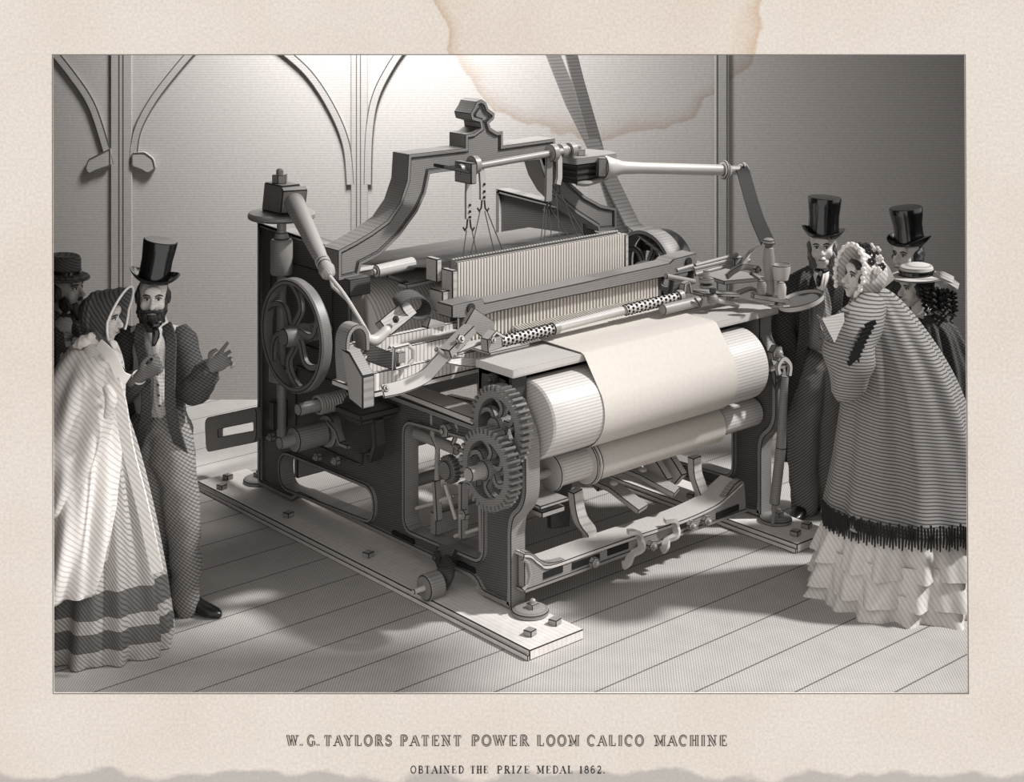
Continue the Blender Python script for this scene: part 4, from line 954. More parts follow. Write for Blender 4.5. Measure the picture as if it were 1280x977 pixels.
class Fig:
    def __init__(s, label, px0, d0, cat='person'):
        s.px0, s.d0 = px0, d0
        s.r = root('person', label, 'person', gd(px0, d0), rz=ROT)
        s.b = MB()
    def p(s, px, py, dd=0.0):
        d = s.d0+dd
        return V((((px-CX)*d-(s.px0-CX)*s.d0)/FP, dd, CH-(py-HZ)*d/FP))
    def limb(s, pts, rad, mb=None, **k):
        return (mb or s.b).limb([s.p(*q) for q in pts], rad, **k)
    def head(s, c, yaw=0, tilt=0, pitch=0, sc=1.0, neck=None, female=False, skin=None):
        """yaw 0 looks at the viewer, + turns to screen right"""
        R = Matrix.Rotation(math.radians(yaw), 3, 'Z') @ Matrix.Rotation(math.radians(-pitch), 3, 'X') @ Matrix.Rotation(math.radians(tilt), 3, 'Y')
        s.hR, s.hc, s.hs = R, c, sc
        h = lambda x, y, z: c+R @ (V((x, y, z))*sc)
        s.h = h; b = s.b; e = lambda c_, r_: b.ell(h(*c_), [q*sc for q in r_], R)
        e((0, .015, .035), (.076, .094, .088)); e((0, -.02, -.012), (.064, .072, .082)); e((0, -.045, -.075), (.042 if not female else .036, .044, .034))
        e((0, -.062, -.098), (.022, .02, .018)); e((-.038, -.055, -.025), (.025, .025, .03)); e((.038, -.055, -.025), (.025, .025, .03))
        e((0, -.078, .03), (.048, .016, .014)); e((0, -.084, .045), (.045, .02, .03))
        b.limb([h(0, -.084, .018), h(0, -.104, -.012), h(0, -.114, -.028), h(0, -.094, -.034)], [.010*sc, .0125*sc, .016*sc, .010*sc], n=10, sub=3)
        e((-.011, -.098, -.032), (.008, .009, .007)); e((.011, -.098, -.032), (.008, .009, .007))
        e((0, -.092, -.060), (.024, .012, .007)); e((0, -.088, -.072), (.021, .012, .008))
        for q in (-1, 1): e((q*.076, .012, -.008), (.009, .022, .032))
        nk = neck or h(0, .03, -.17)
        b.limb([h(0, .02, -.06), nk+V((0, 0, .03)), nk], [.052 if not female else .044, .054 if not female else .045, .075], n=16)
    def face(s, female=False):
        h, sc, R = s.h, s.hs, s.hR
        for q in (-1, 1):
            o = MB().ell(h(q*.029, -.081, .008), (.0135*sc, .011*sc, .0085*sc), R, 12, 8).build('eye', EYEW, s.r)
            MB().ell(h(q*.029+.001, -.0895, .008), (.0062*sc, .005*sc, .0068*sc), R, 10, 6).build('iris', IRIS, o)
            MB().limb([h(q*.013, -.096, .026), h(q*.03, -.096, .032), h(q*.05, -.084, .026)], [.0042*sc, .005*sc, .003*sc], n=6, sub=2).build('eyebrow', HAIR, s.r)
            MB().limb([h(q*.014, -.091, .015), h(q*.03, -.0945, .0185), h(q*.045, -.082, .013)], [.0026*sc]*3, n=6, sub=2).build('eyelid', HAIR, s.r)
        MB().limb([h(-.02, -.098, -.065), h(0, -.1045, -.0655), h(.02, -.098, -.065)], [.0035*sc, .0058*sc, .0035*sc], n=8, sub=2).build('lips', LIP, s.r)
    def blob(s, name, mat, items, vox=.006, parent=None, label=None, lump=0, off=None):
        mb = MB()
        for c, r in items:
            mb.ell(c, r, s.hR)
        if lump:
            for i, v in enumerate(mb.v):
                n = noise.noise_vector(v*38); mb.v[i] = v+n*lump
        return mb.build(name, mat, parent or s.r, remesh=vox, sm=1, label=label)
    def hand(s, W, d, nrm, side, thumb=1, curls=(.5,.5,.6,.7), sc=1.0, spread=.12, thumb_in=.3):
        """W wrist, d forward, nrm palm direction, side: towards the thumb"""
        d = V(d).normalized(); side = V(side); side = (side-d*side.dot(d)).normalized(); nrm_ = V(nrm); n = d.cross(side); 
        if n.dot(nrm_) < 0: n = -n
        b = s.b; Rm = Matrix((side, d, n)).transposed()
        b.ell(W+d*.052*sc, (.042*sc, .055*sc, .017*sc), Rm, 16, 10); b.ell(W+d*.03*sc+side*.02*sc+n*.006, (.022*sc, .035*sc, .018*sc), Rm, 12, 8)
        b.limb([W-d*.05*sc, W+d*.02*sc], [.027*sc, .027*sc], n=12, sub=2)
        for i in range(4):
            t = 1.5-i; base = W+d*(.095-.004*abs(i-1.3))*sc+side*t*.0225*sc
            L = (.070, .080, .074, .058)[i]*sc; dirv = (d+side*t*spread).normalized(); P = [base-dirv*.02*sc, base]; a = 0; cur = base
            for k, seg in enumerate((.44, .32, .26)):
                a += curls[i]*(1.0, 1.15, .8)[k]
                cur = cur+(dirv*math.cos(a)+n*math.sin(a))*L*seg; P.append(cur)
            b.limb(P, [.0098*sc, .0098*sc, .0088*sc, .0080*sc, .0066*sc], n=10, sub=3)
        tb = W+d*.025*sc+side*.028*sc; t1 = tb+(side*.75+d*.65+n*.2)*.034*sc; t2 = t1+(d*.9+side*(.45-thumb_in)+n*thumb_in)*.032*sc; t3 = t2+(d*.9+side*(.2-thumb_in)+n*thumb_in)*.024*sc
        b.limb([tb, t1, t2, t3], [.014*sc, .0115*sc, .0098*sc, .0078*sc], n=10, sub=3)
    def body(s, mat=None, vox=.006, glove=None, spots=()):
        o = s.b.build('body', mat or SKIN, s.r, remesh=vox, sm=1)
        if glove:
            o.data.materials.append(glove)
            for p in o.data.polygons:
                if any((p.center-c).length < r_ for c, r_ in spots): p.material_index = 1
        return o
    def gown(s, name, mat, rows, fold=0.0, nf=14, ph=0.0, n=120, th=0, ratio=.75, parent=None, label=None, cap=True, power=1.0, twist=.3, rough=.0, open_=False):
        """rows (py, pxL, pxR, dd, ratio, foldamp)"""
        rs = []; R0 = []
        sub = 5; k = len(rows)
        full = [list(r)+[0.0, ratio, 1.0][len(r)-3:] if len(r) < 6 else list(r) for r in rows]
        for i in range(k-1):
            for j in range(sub):
                t = j/sub; g = []
                for c in range(6):
                    p0, p1, p2, p3 = full[max(i-1, 0)][c], full[i][c], full[i+1][c], full[min(i+2, k-1)][c]
                    g.append(.5*((2*p1)+(p2-p0)*t+(2*p0-5*p1+4*p2-p3)*t*t+(3*p1-p0-3*p2+p3)*t**3))
                R0.append(g)
        R0.append(full[-1])
        mb = MB(); nn = len(R0)
        for i, (py, xl, xr, dd, ra, fa) in enumerate(R0):
            a = s.p(xl, py, dd); b = s.p(xr, py, dd); c = (a+b)/2; rx = (b.x-a.x)/2; ring = []
            for j in range(n):
                t = 2*math.pi*j/n
                f = 0
                if fold:
                    f = fold*fa*(math.sin(nf*t+ph+twist*i*.3)+.55*math.sin(nf*1.7*t+ph*2+1.3-twist*i*.2)+.5*math.sin(nf*.5*t+2))*power
                f += rough*noise.noise(V((math.cos(t)*5, math.sin(t)*5, c.z*9+ph)))
                ring.append(c+V(((rx+f)*math.cos(t), (rx*ra+f)*math.sin(t), 0)))
            rs.append(ring)
        mb.rings(rs, cap); mb2 = mb
        if open_:
            pass
        return mb2.build(name, mat, parent or s.r, label=label, ang=80)
    def tophat(s, top, bot, rt, rb, brim, label=None, curl=.018):
        """top/bottom centres in local coordinates"""
        ax = (top-bot); H = ax.length
        prof = [(.03, -.01), (rb-.004, -.012), (brim*.8, -.004), (brim, .012), (brim+.006, .022), (brim-.002, .024), (brim*.86, .008), (rb+.002, .006), (rb*.97, H*.25), (rb*.96, H*.5), (rt*.97, H*.8), (rt, H*.97), (rt*.97, H), (.01, H+.002)]
        mb = MB(); mb.lathe(prof, bot, ax, 44)
        # side curl of the brim
        d = ax.normalized()
        for i, v in enumerate(mb.v):
            w = v-bot; t = w.dot(d); r = (w-d*t)
            if r.length > rb*1.02 and t < .04:
                r2 = r.length; k = (r2-rb)/(brim-rb+.006); lat = (self_lat(s, r))
                mb.v[i] = v+d*curl*k*lat
        o = mb.build('top_hat', SILK, s.r, label=label)
        MB().lathe([(rb*.985, .01), (rb*.99, .03), (rb*.97, .034)], bot, ax, 40, cap=False).build('hat_band', COAT2, o)
        return o
def self_lat(s, r):
    q = s.hR.transposed() @ r; q.normalize() if q.length else None
    return (q.x*q.x)*2-.6

# ---------------------------------------------------------------- bearded gentleman, left
f = Fig('bearded gentleman in black top hat and dark coat gesturing with open hand towards the loom', 212, 8.2)
hc_ = f.p(191, 373); f.head(hc_, 12, 3, 4, .98)
f.limb([(192, 402, .03), (193, 430, .03), (190, 470, .02), (192, 515, .04), (200, 545, .05)], [.07, .12, .11, .09, .09])
f.limb([(193, 415, .03), (162, 424, .04)], [.06, .065]); f.limb([(193, 415, .03), (224, 424, .03)], [.06, .065])
f.limb([(224, 424, .03), (237, 470, -.02), (240, 488, -.05), (256, 468, -.17), (265, 460, -.2)], [.055, .045, .04, .034, .028])
f.limb([(162, 424, .04), (152, 468, 0), (152, 488, -.05), (168, 478, -.2), (176, 468, -.24)], [.055, .045, .04, .034, .028])
f.limb([(213, 548, .02), (228, 635, -.02), (233, 700, 0), (232, 752, .03)], [.09, .068, .055, .045])
f.limb([(190, 548, .04), (190, 635, .03), (196, 700, .1), (205, 752, .13)], [.09, .068, .055, .045])
f.hand(f.p(263, 460, -.2), V((.75, -.2, .55)), (-.5, -.5, .6), (-.5, -.1, .8), curls=(.12, .35, .5, .6), sc=1.12, spread=.2)
f.hand(f.p(176, 470, -.24), V((.85, -.05, .5)), (0, 1, -.3), (-.3, -.5, .8), curls=(1.1, 1.15, 1.2, 1.2), sc=1.05)
f.body(vox=.0048, glove=M('grey_glove', 112, .7, 0, [(.012, (.6,0,1), .5, .45)]), spots=((f.p(272,450,-.22), .17), (f.p(184,463,-.25), .12)))
f.face()
h = f.h
f.blob('beard', HAIR, [(h(0,-.062,-.105),(.05,.036,.045)),(h(0,-.06,-.135),(.036,.03,.035)),(h(-.05,-.04,-.07),(.022,.035,.05)),(h(.05,-.04,-.07),(.022,.035,.05)),(h(-.066,-.01,-.04),(.014,.028,.055)),(h(.066,-.01,-.04),(.014,.028,.055)),(h(-.022,-.1,-.051),(.027,.014,.013)),(h(.022,-.1,-.051),(.027,.014,.013)),(h(0,-.088,-.09),(.03,.018,.02)),(h(-.036,-.07,-.078),(.02,.022,.03)),(h(.036,-.07,-.078),(.02,.022,.03))], lump=.012)
f.blob('hair', HAIR, [(h(0,.035,.03),(.085,.085,.08)),(h(-.078,.0,.015),(.016,.035,.04)),(h(.078,.0,.015),(.016,.035,.04))], lump=.01)
f.tophat(f.p(201, 300), f.p(192, 349), .088, .082, .125, 'glossy black top hat')
f.gown('coat', COAT, [(404,180,205,.03,.8),(409,172,214,.03,.75),(418,160,226,.03,.62),(432,152,233,.03,.6),(465,156,231,.03,.62),(505,160,230,.06,.6),(540,158,240,.10,.5),(575,158,244,.12,.45),(600,160,244,.12,.45)], fold=.006, nf=7, rough=.02)
vst = f.gown('waistcoat', VEST, [(436,187,199,-.03,.8),(450,182,204,-.05,1.05),(480,180,210,-.06,.95),(505,178,213,-.06,.85),(517,182,212,-.05,.8),(521,186,208,-.04,.8)], fold=.003, nf=5, rough=.012, label='pale creased waistcoat')
for k in range(5): MB().ell(f.p(196+k*.8, 455+k*13, -.19+.005*k), (.007,.005,.007), n=8, m=6).build('button', BUT, vst)
f.gown('shirt_front', SHIRT, [(398,184,201,-.02,.8),(404,183,203,-.03,.9),(416,185,202,-.05,1.2),(440,190,200,-.06,1.5)], rough=.004)
MB().limb([f.p(186,404,-.14), f.p(193,407,-.17), f.p(200,404,-.14)], [.012,.017,.012], n=8).build('cravat', SILK, f.r)
MB().limb([f.p(193,406,-.165), f.p(195,418,-.19), f.p(192,430,-.19)], [.012,.02,.012], n=8).build('cravat_tail', SILK, f.r)
for a, b, c, d_ in ((178,168,181,188), (208,222,213,206)):
    P, _ = spline([f.p(a,405,-.08), f.p(a+(-4 if a < 190 else 6),425,-.13), f.p(c,460,-.17), f.p(d_-6 if a < 190 else c+2,520,-.17), f.p(160 if a < 190 else 236,590,-.0)], 1, 5)
    MB().tube(P, 1, flat=(.055,.016), up=(0,-1,0)).build('lapel', COAT, f.r, bevel=.004)
f.limb([(225,424,.03),(236,462,0),(242,487,-.05),(254,473,-.15),(259,464,-.18)], [.078,.078,.082,.07,.062], mb=(sl_ := MB()), fold=.02); sl_.build('sleeve', COAT, f.r)
f.limb([(160,424,.04),(150,465,0),(152,488,-.05),(165,480,-.17),(171,474,-.21)], [.078,.075,.075,.06,.052], mb=(sl_ := MB()), fold=.02); sl_.build('sleeve', COAT, f.r)
MB().cyl(f.p(257,466,-.185), f.p(262,461,-.195), .045, .042).build('shirt_cuff', SHIRT, f.r)
MB().cyl(f.p(170,474,-.215), f.p(174,471,-.235), .04, .038).build('shirt_cuff', SHIRT, f.r)
mb = MB(); mb.limb([f.p(206,530,.0), f.p(216,570,-.01), f.p(228,640,-.03), f.p(232,700,0), f.p(233,757,.0)], [.115,.115,.09,.078,.075], fold=.02, n=24)
mb.limb([f.p(190,530,.03), f.p(188,580,.03), f.p(190,650,.03), f.p(200,710,.09), f.p(207,757,.11)], [.115,.11,.088,.078,.075], fold=.02, n=24)
mb.ell(f.p(198,530,.02), (.15,.12,.1)); mb.build('trousers', TROU, f.r, remesh=.009, sm=1)
def shoe(f, heel, toe, w=.045):
    d = toe-heel; d.z = 0; L = d.length; d.normalize(); s_ = V((-d.y, d.x, 0)); rs = []
    for t, ww, hh in ((-.02,.5,.05),(.0,.8,.085),(.12,.95,.1),(.3,.9,.095),(.45,.9,.07),(.65,1.05,.055),(.85,.9,.042),(.96,.55,.034),(1.0,.25,.026)):
        c = heel+d*L*t; c.z = 0; ring = []
        for k in range(14):
            a = 2*math.pi*k/14; ring.append(c+s_*math.cos(a)*w*ww+V((0, 0, .004+hh*.5+hh*.5*math.sin(a))))
        rs.append(ring)
    return MB().rings(rs).build('shoe', SHOE, f.r)
shoe(f, f.p(230,772,.03), f.p(276,772,-.06)); shoe(f, f.p(207,772,.13), f.p(214,776,-.1))

# ---------------------------------------------------------------- lady with pale shawl, left
f = Fig('lady in dark straw bonnet and long pale shawl over a banded dress', 120, 7.85)
hc_ = f.p(126, 397); f.head(hc_, 82, 0, -4, .93, female=True)
f.limb([(120, 428, .02), (118, 450, .02), (118, 500, .02), (118, 540, .02)], [.06, .11, .10, .13])
f.limb([(118, 437, .06), (112, 480, .07), (114, 510, .05), (116, 535, .02)], [.055, .042, .036, .026]); f.limb([(118, 437, -.06), (110, 490, -.07), (114, 512, -.07), (116, 535, -.06)], [.055, .042, .036, .026])
f.limb([(112, 540, 0), (112, 680, 0), (112, 785, .04)], [.1, .07, .045]); f.limb([(128, 540, .05), (128, 680, .05), (128, 785, .08)], [.1, .07, .045])
f.limb([(112, 787, .04), (122, 790, .0)], [.04, .035]); f.limb([(128, 787, .08), (138, 790, .05)], [.04, .035])
f.hand(f.p(116, 537, -.06), V((0, 0, -1)), (0, 1, 0), (1, -.3, 0), curls=(.6, .7, .8, .9), sc=.9)
f.hand(f.p(116, 537, .02), V((0, 0, -1)), (0, -1, 0), (1, .3, 0), curls=(.6, .7, .8, .9), sc=.9)
f.body(vox=.0052); f.face()
h = f.h
f.blob('hair', HAIR, [(h(0,.03,.04),(.08,.085,.075)),(h(-.066,-.01,-.005),(.014,.04,.045)),(h(.066,-.01,-.005),(.014,.04,.045)),(h(0,-.055,.075),(.055,.03,.022))], lump=.006)
# bonnet: ribbed hood around the head opening towards the face
mb = MB(); rs = []
for t in range(13):
    u = t/12; ring = []
    for j in range(40):
        a = math.pi*(-.22+1.44*j/39)
        if u < .55: q = u/.55; rr = .112*math.sin(q*math.pi/2)**.6; y = .115-.09*q
        else: q = (u-.55)/.45; rr = .112+.035*q; y = .025-.12*q-(.05*q*max(0, math.sin(a)))
        rr *= 1+.025*math.cos(t*math.pi)
        ring.append(h(rr*math.cos(a), y, .02+rr*1.08*math.sin(a)))
    rs.append(ring)
n_ = len(rs[0]); 
inner = [[h(0,.02,.02)+(p-h(0,.02,.02))*.955 for p in r] for r in rs]
loops = [rs[i]+list(reversed(inner[i])) for i in range(len(rs))]
mb.rings(loops)
STRAW = M('dark_straw', 96, .7, 0, [(.02, (1,0,.9), .65, .5)])
bo_ = mb.build('bonnet', STRAW, f.r, label='ribbed dark straw bonnet')
P = [h(.147*math.cos(math.pi*(-.22+1.44*j/20)), -.095-.05*max(0, math.sin(math.pi*(-.22+1.44*j/20))), .02+.158*math.sin(math.pi*(-.22+1.44*j/20))) for j in range(21)]
MB().tube(P, .006, n=8).build('bonnet_edging', SHIRT, bo_)
for sx_ in (0, 1):
    P, _ = spline([f.p(118,415,-.1), f.p(131,428,-.14), f.p(140,445+sx_*4,-.18), f.p(146+sx_*8,466,-.19)], 1, 5); MB().tube(P, 1, flat=(.035,.008), up=(0,-1,.2)).build('bonnet_ribbon', M('ribbon', 120, .5, 0, [(.02,(1,0,1),.5,.5)]), bo_)
f.blob('neck_frill', SHIRT, [(f.p(98+i*6, 422+abs(i-3)*2.5, -.08-.02*(i % 2)), (.022,.03,.028)) for i in range(8)], lump=.012)
f.blob('ribbon_bow', LEA, [(f.p(84,420,-.05),(.03,.02,.025)),(f.p(93,425,-.08),(.022,.02,.018))], lump=.012)
SHAWL = M('pale_shawl', 224, .85, 0, [(.02, (.8,.1,.8), .3, .35)], .04)
DRS = M('striped_dress', 176, .85, 0, [(.014, (.75,0,.6), .5, .45)], .05)
def bands(nt, src, dst):
    N = nt.nodes; L = nt.links
    tc = N.new('ShaderNodeTexCoord'); sp = N.new('ShaderNodeSeparateXYZ'); L.new(tc.outputs['Object'], sp.inputs[0])
    prev = None
    for a, b in ((.08, .165), (.225, .345)):
        g1 = N.new('ShaderNodeMath'); g1.operation = 'GREATER_THAN'; g1.inputs[1].default_value = a; L.new(sp.outputs['Z'], g1.inputs[0])
        g2 = N.new('ShaderNodeMath'); g2.operation = 'LESS_THAN'; g2.inputs[1].default_value = b; L.new(sp.outputs['Z'], g2.inputs[0])
        m_ = N.new('ShaderNodeMath'); m_.operation = 'MULTIPLY'; L.new(g1.outputs[0], m_.inputs[0]); L.new(g2.outputs[0], m_.inputs[1])
        if prev is None: prev = m_
        else:
            s_ = N.new('ShaderNodeMath'); s_.operation = 'ADD'; L.new(prev.outputs[0], s_.inputs[0]); L.new(m_.outputs[0], s_.inputs[1]); prev = s_
    f_ = N.new('ShaderNodeMath'); f_.operation = 'MULTIPLY'; f_.inputs[1].default_value = .8; L.new(prev.outputs[0], f_.inputs[0])
    mx = N.new('ShaderNodeMix'); mx.data_type = 'RGBA'; mx.blend_type = 'MULTIPLY'; L.new(f_.outputs[0], mx.inputs['Factor']); L.new(src, mx.inputs['A']); mx.inputs['B'].default_value = (.12, .12, .12, 1); L.new(mx.outputs['Result'], dst)
extra_color(DRS, bands)
f.gown('dress', DRS, [(440,98,140,.02,.7,.2),(490,92,146,.02,.75,.3),(530,86,160,.02,.8,.7),(590,72,176,.0,.75,1),(660,52,192,.0,.72,1.2),(730,34,206,.0,.72,1.4),(780,24,214,.0,.72,1.5),(803,22,214,.0,.72,1.6)], fold=.013, nf=13)
f.gown('shawl', SHAWL, [(424,104,136,.02,.7,.1),(434,90,146,.02,.7,.3),(452,80,152,.0,.75,.5),(480,72,152,-.02,.85,.8),(520,62,152,-.04,.9,1),(560,52,152,-.07,.95,1.1),(610,42,150,-.10,1.0,1.2),(660,34,146,-.12,1.0,1.3),(700,28,140,-.13,1.0,1.4),(732,24,132,-.13,1.0,1.5)], fold=.016, nf=8, ph=1.0, twist=.5, label='pale draped shawl')
f.gown('shawl_cape', SHAWL, [(432,88,147,.0,.8,.2),(452,72,154,-.02,.9,.5),(480,58,152,-.05,1.0,.8),(520,48,146,-.08,1.05,1.1),(560,38,138,-.11,1.1,1.3),(598,30,126,-.13,1.1,1.5),(628,24,112,-.14,1.1,1.6)], fold=.018, nf=6, ph=2.2, twist=.8, label='upper fall of the shawl')
f.limb([(134,486,-.24),(139,500,-.27),(133,520,-.27)], [.022,.03,.014], mb=(sl_ := MB()), n=12); sl_.build('shawl_knot', SHAWL, f.r)
P, _ = spline([f.p(138,460,-.2), f.p(150,500,-.24), f.p(160,560,-.27), f.p(178,630,-.3), f.p(197,715,-.33)], 1, 5); MB().tube(P, 1, flat=(.055,.02), up=(0,-1,0)).build('dress_facing', SHAWL, f.r)
P, _ = spline([f.p(124,430,-.16), f.p(140,446,-.21), f.p(150,468,-.22), f.p(160,474,-.2)], 1, 4); MB().tube(P, 1, flat=(.05,.012), up=(0,-1,0)).build('collar_ribbon', SHIRT, f.r)

# ---------------------------------------------------------------- bearded man at the left edge
f = Fig('bearded man in soft brimmed felt hat half cut off at the left edge', 78, 8.75)
hc_ = f.p(82, 362); f.head(hc_, 70, 0, 6, .98)
f.limb([(82, 392, .03), (80, 430, .03), (80, 480, .02), (80, 530, .02)], [.07, .12, .12, .12])
for q in (-.07, .08): f.limb([(80, 408, q), (76, 465, q), (82, 520, q)], [.06, .045, .03]); 
for q in (-.08, .1): f.limb([(80, 535, q), (80, 625, q), (80, 715, q)], [.09, .065, .045]); f.limb([(80, 713, q), (98, 717, q)], [.04, .035])
f.hand(f.p(84, 520, -.08), V((.2, 0, -1)), (0, 1, 0), (1, -.2, 0)); f.hand(f.p(84, 520, .06), V((.2, 0, -1)), (0, -1, 0), (1, .2, 0))
f.body(SKIND, vox=.006); f.face(); h = f.h
f.blob('beard', HAIR, [(h(0,-.062,-.105),(.045,.038,.045)),(h(0,-.07,-.14),(.03,.028,.03)),(h(-.055,-.03,-.07),(.018,.035,.05)),(h(.055,-.03,-.07),(.018,.035,.05)),(h(0,-.1,-.05),(.034,.012,.009))], lump=.012)
f.blob('hair', HAIR, [(h(0,.035,.02),(.084,.085,.08)),(h(-.074,.01,-.01),(.016,.035,.045)),(h(.074,.01,-.01),(.016,.035,.045))], lump=.01)
FELT = M('felt', 88, .85, 0, [(.014, (.6,0,1), .6, .45)])
b0 = h(0, .005, .085); mb = MB(); mb.lathe([(.02,-.005),(.09,-.006),(.135,-.016),(.145,-.014),(.14,.0),(.095,.006),(.092,.03),(.088,.09),(.078,.108),(.04,.104),(.005,.100)], b0, (.08,.0,1), 40)
ho = mb.build('felt_hat', FELT, f.r); MB().lathe([(.094,.008),(.095,.034),(.092,.036)], b0, (.08,0,1), 36, cap=False).build('hat_band', SILK, ho)
f.gown('coat', COAT, [(384,64,94,.03,1.0),(394,54,104,.03,1.1),(408,44,112,.02,1.05),(440,42,116,.03,.9),(500,42,116,.03,.9),(560,42,118,.03,.9),(610,44,116,.03,.9)], rough=.03, fold=.005, nf=8)
mb = MB()
for q in (-.08, .1): mb.limb([f.p(80,560,q), f.p(80,640,q), f.p(80,712,q)], [.1,.085,.08], n=18)
mb.build('trousers', TROU2, f.r)
for q in (-.08, .1): shoe(f, f.p(76,720,q), f.p(102,720,q))
MB().lathe([(.062,0),(.066,.01),(.06,.04)], f.p(84,388,.01), (.1,0,1), 24, cap=False).build('shirt_collar', SHIRT, f.r)

# ---------------------------------------------------------------- gentleman in top hat, right
f = Fig('gentleman in tall black top hat and open dark coat standing beside the round dish', 1018, 9.62)
hc_ = f.p(1028, 311); f.head(hc_, -14, -3, 10, 1.0)
f.limb([(1028, 336, .03), (1026, 365, .03), (1024, 400, .02), (1022, 440, .04), (1020, 465, .05)], [.07, .12, .11, .09, .09])
f.limb([(1026, 350, .03), (996, 358, .03)], [.06, .065]); f.limb([(1026, 350, .03), (1054, 358, .03)], [.06, .065])
f.limb([(995, 358, .03), (981, 395, .0), (980, 415, -.02), (987, 438, -.06), (994, 452, -.06)], [.055, .045, .04, .034, .028])
f.limb([(1054, 358, .03), (1064, 395, .03), (1066, 415, .02), (1062, 455, -.02)], [.055, .045, .036, .028])
f.limb([(1010, 470, .02), (1004, 545, -.02), (1006, 600, 0), (1006, 632, 0)], [.09, .068, .055, .045]); f.limb([(1030, 470, .04), (1032, 545, .05), (1032, 600, .07), (1032, 632, .1)], [.09, .068, .055, .045])
f.hand(f.p(994, 454, -.05), V((.4, .2, -.9)), (0, 1, 0), (.6, -.2, .3), curls=(.3,.4,.4,.5)); f.hand(f.p(1062, 457, -.02), V((0, -.1, -1)), (-.3, 1, 0), (-.6, -.8, 0))
f.body(vox=.0055); f.face(); h = f.h
f.blob('whiskers', HAIRL, [(h(-.062,-.03,-.06),(.024,.034,.055)),(h(.062,-.03,-.06),(.024,.034,.055)),(h(-.05,-.04,-.1),(.022,.026,.03)),(h(.05,-.04,-.1),(.022,.026,.03))], lump=.012)
f.blob('hair', HAIRL, [(h(0,.035,.02),(.084,.085,.08)),(h(-.076,.0,.0),(.018,.04,.045)),(h(.076,.0,.0),(.018,.04,.045))], lump=.012)
f.tophat(f.p(1031, 246), f.p(1029, 293), .1, .094, .125, 'tall glossy black top hat')
f.gown('coat', COAT2, [(333,1012,1044,.03,.8),(338,1002,1052,.03,.75),(347,988,1062,.03,.62),(365,980,1068,.03,.6),(395,978,1068,.03,.62),(430,976,1068,.07,.55),(480,972,1070,.11,.45),(530,976,1070,.13,.42),(575,982,1070,.13,.42)], fold=.008, nf=7, rough=.02)
vst = f.gown('waistcoat', VEST2, [(352,1018,1030,-.05,1.1),(365,1012,1036,-.06,1.15),(390,1006,1042,-.08,.95),(415,1004,1044,-.08,.9),(430,1008,1044,-.07,.85),(436,1014,1040,-.06,.8)], rough=.012, label='creased grey waistcoat')
for k in range(5): MB().ell(f.p(1026, 375+k*12, -.235), (.007,.006,.007), n=8, m=6).build('button', BUT, vst)
f.gown('shirt_front', SHIRT, [(326,1017,1038,-.01,.9),(333,1016,1040,-.03,1),(345,1017,1037,-.08,1.1),(362,1022,1032,-.11,1.3)], rough=.004)
MB().limb([f.p(1020,337,-.16), f.p(1027,339,-.18), f.p(1035,337,-.16)], [.012,.017,.012], n=8).build('cravat', SILK, f.r)
MB().limb([f.p(1027,338,-.175), f.p(1024,348,-.22), f.p(1023,356,-.23)], [.012,.017,.012], n=8).build('cravat_tail', SILK, f.r)
for sg in (-1, 1):
    P, _ = spline([f.p(1028+sg*15,336,-.09), f.p(1027+sg*22,352,-.15), f.p(1026+sg*20,385,-.19), f.p(1024+sg*21,430,-.17), f.p(1022+sg*36,510,-.05), f.p(1024+sg*38,572,-.0)], 1, 5)
    MB().tube(P, 1, flat=(.06,.016), up=(0,-1,0)).build('lapel', COAT2, f.r, bevel=.004)
f.limb([(996,358,.03),(982,393,.0),(980,415,-.03),(986,436,-.06),(992,448,-.08)], [.085,.08,.078,.065,.055], mb=(sl_ := MB()), fold=.02); sl_.build('sleeve', COAT2, f.r)
f.limb([(1054,358,.03),(1064,393,.03),(1066,415,.02),(1063,450,-.01)], [.085,.08,.075,.055], mb=(sl_ := MB()), fold=.02); sl_.build('sleeve', COAT2, f.r)
mb = MB(); mb.limb([f.p(1012,455,.0), f.p(1008,490,-.01), f.p(1004,545,-.04), f.p(1005,600,-.02), f.p(1006,636,0)], [.12,.115,.095,.085,.082], fold=.02, n=24)
mb.limb([f.p(1032,455,.02), f.p(1034,490,.03), f.p(1034,545,.03), f.p(1034,600,.05), f.p(1033,630,.08)], [.12,.11,.092,.085,.08], fold=.02, n=24)
mb.ell(f.p(1022,455,.02), (.16,.12,.1)); mb.build('trousers', TROU2, f.r, remesh=.009, sm=1)
shoe(f, f.p(1008,644,.03), f.p(990,655,-.18)); shoe(f, f.p(1034,644,.1), f.p(1040,652,-.12))

# ---------------------------------------------------------------- young man behind, right
f = Fig('young man in black top hat standing at the back by the ringleted girl', 1135, 9.62)
hc_ = f.p(1134, 320); f.head(hc_, -48, 0, 6, .98)
f.limb([(1138, 345, .03), (1140, 380, .03), (1140, 420, .02), (1140, 470, .02)], [.07, .12, .12, .12])
for q in (-.06, .1): f.limb([(1139, 362, q), (1142, 415, q), (1140, 462, q)], [.06, .045, .03])
for q in (-10, 12): f.limb([(1140+q, 470, 0), (1140+q, 560, 0), (1140+q, 635, 0)], [.09, .065, .045]); f.limb([(1140+q, 634, 0), (1140+q-5, 637, -.1)], [.04, .035])
f.hand(f.p(1140, 462, -.08), V((0, -.1, -1)), (0, 1, 0), (-1, 0, 0)); f.hand(f.p(1140, 462, .06), V((0, -.1, -1)), (0, -1, 0), (-1, 0, 0))
f.body(vox=.006); f.face(); h = f.h
f.blob('hair', HAIR, [(h(0,.035,.02),(.086,.088,.082)),(h(-.078,.01,-.01),(.02,.04,.055)),(h(.078,.01,-.01),(.022,.045,.06)),(h(.07,.05,-.04),(.03,.04,.03))], lump=.014)
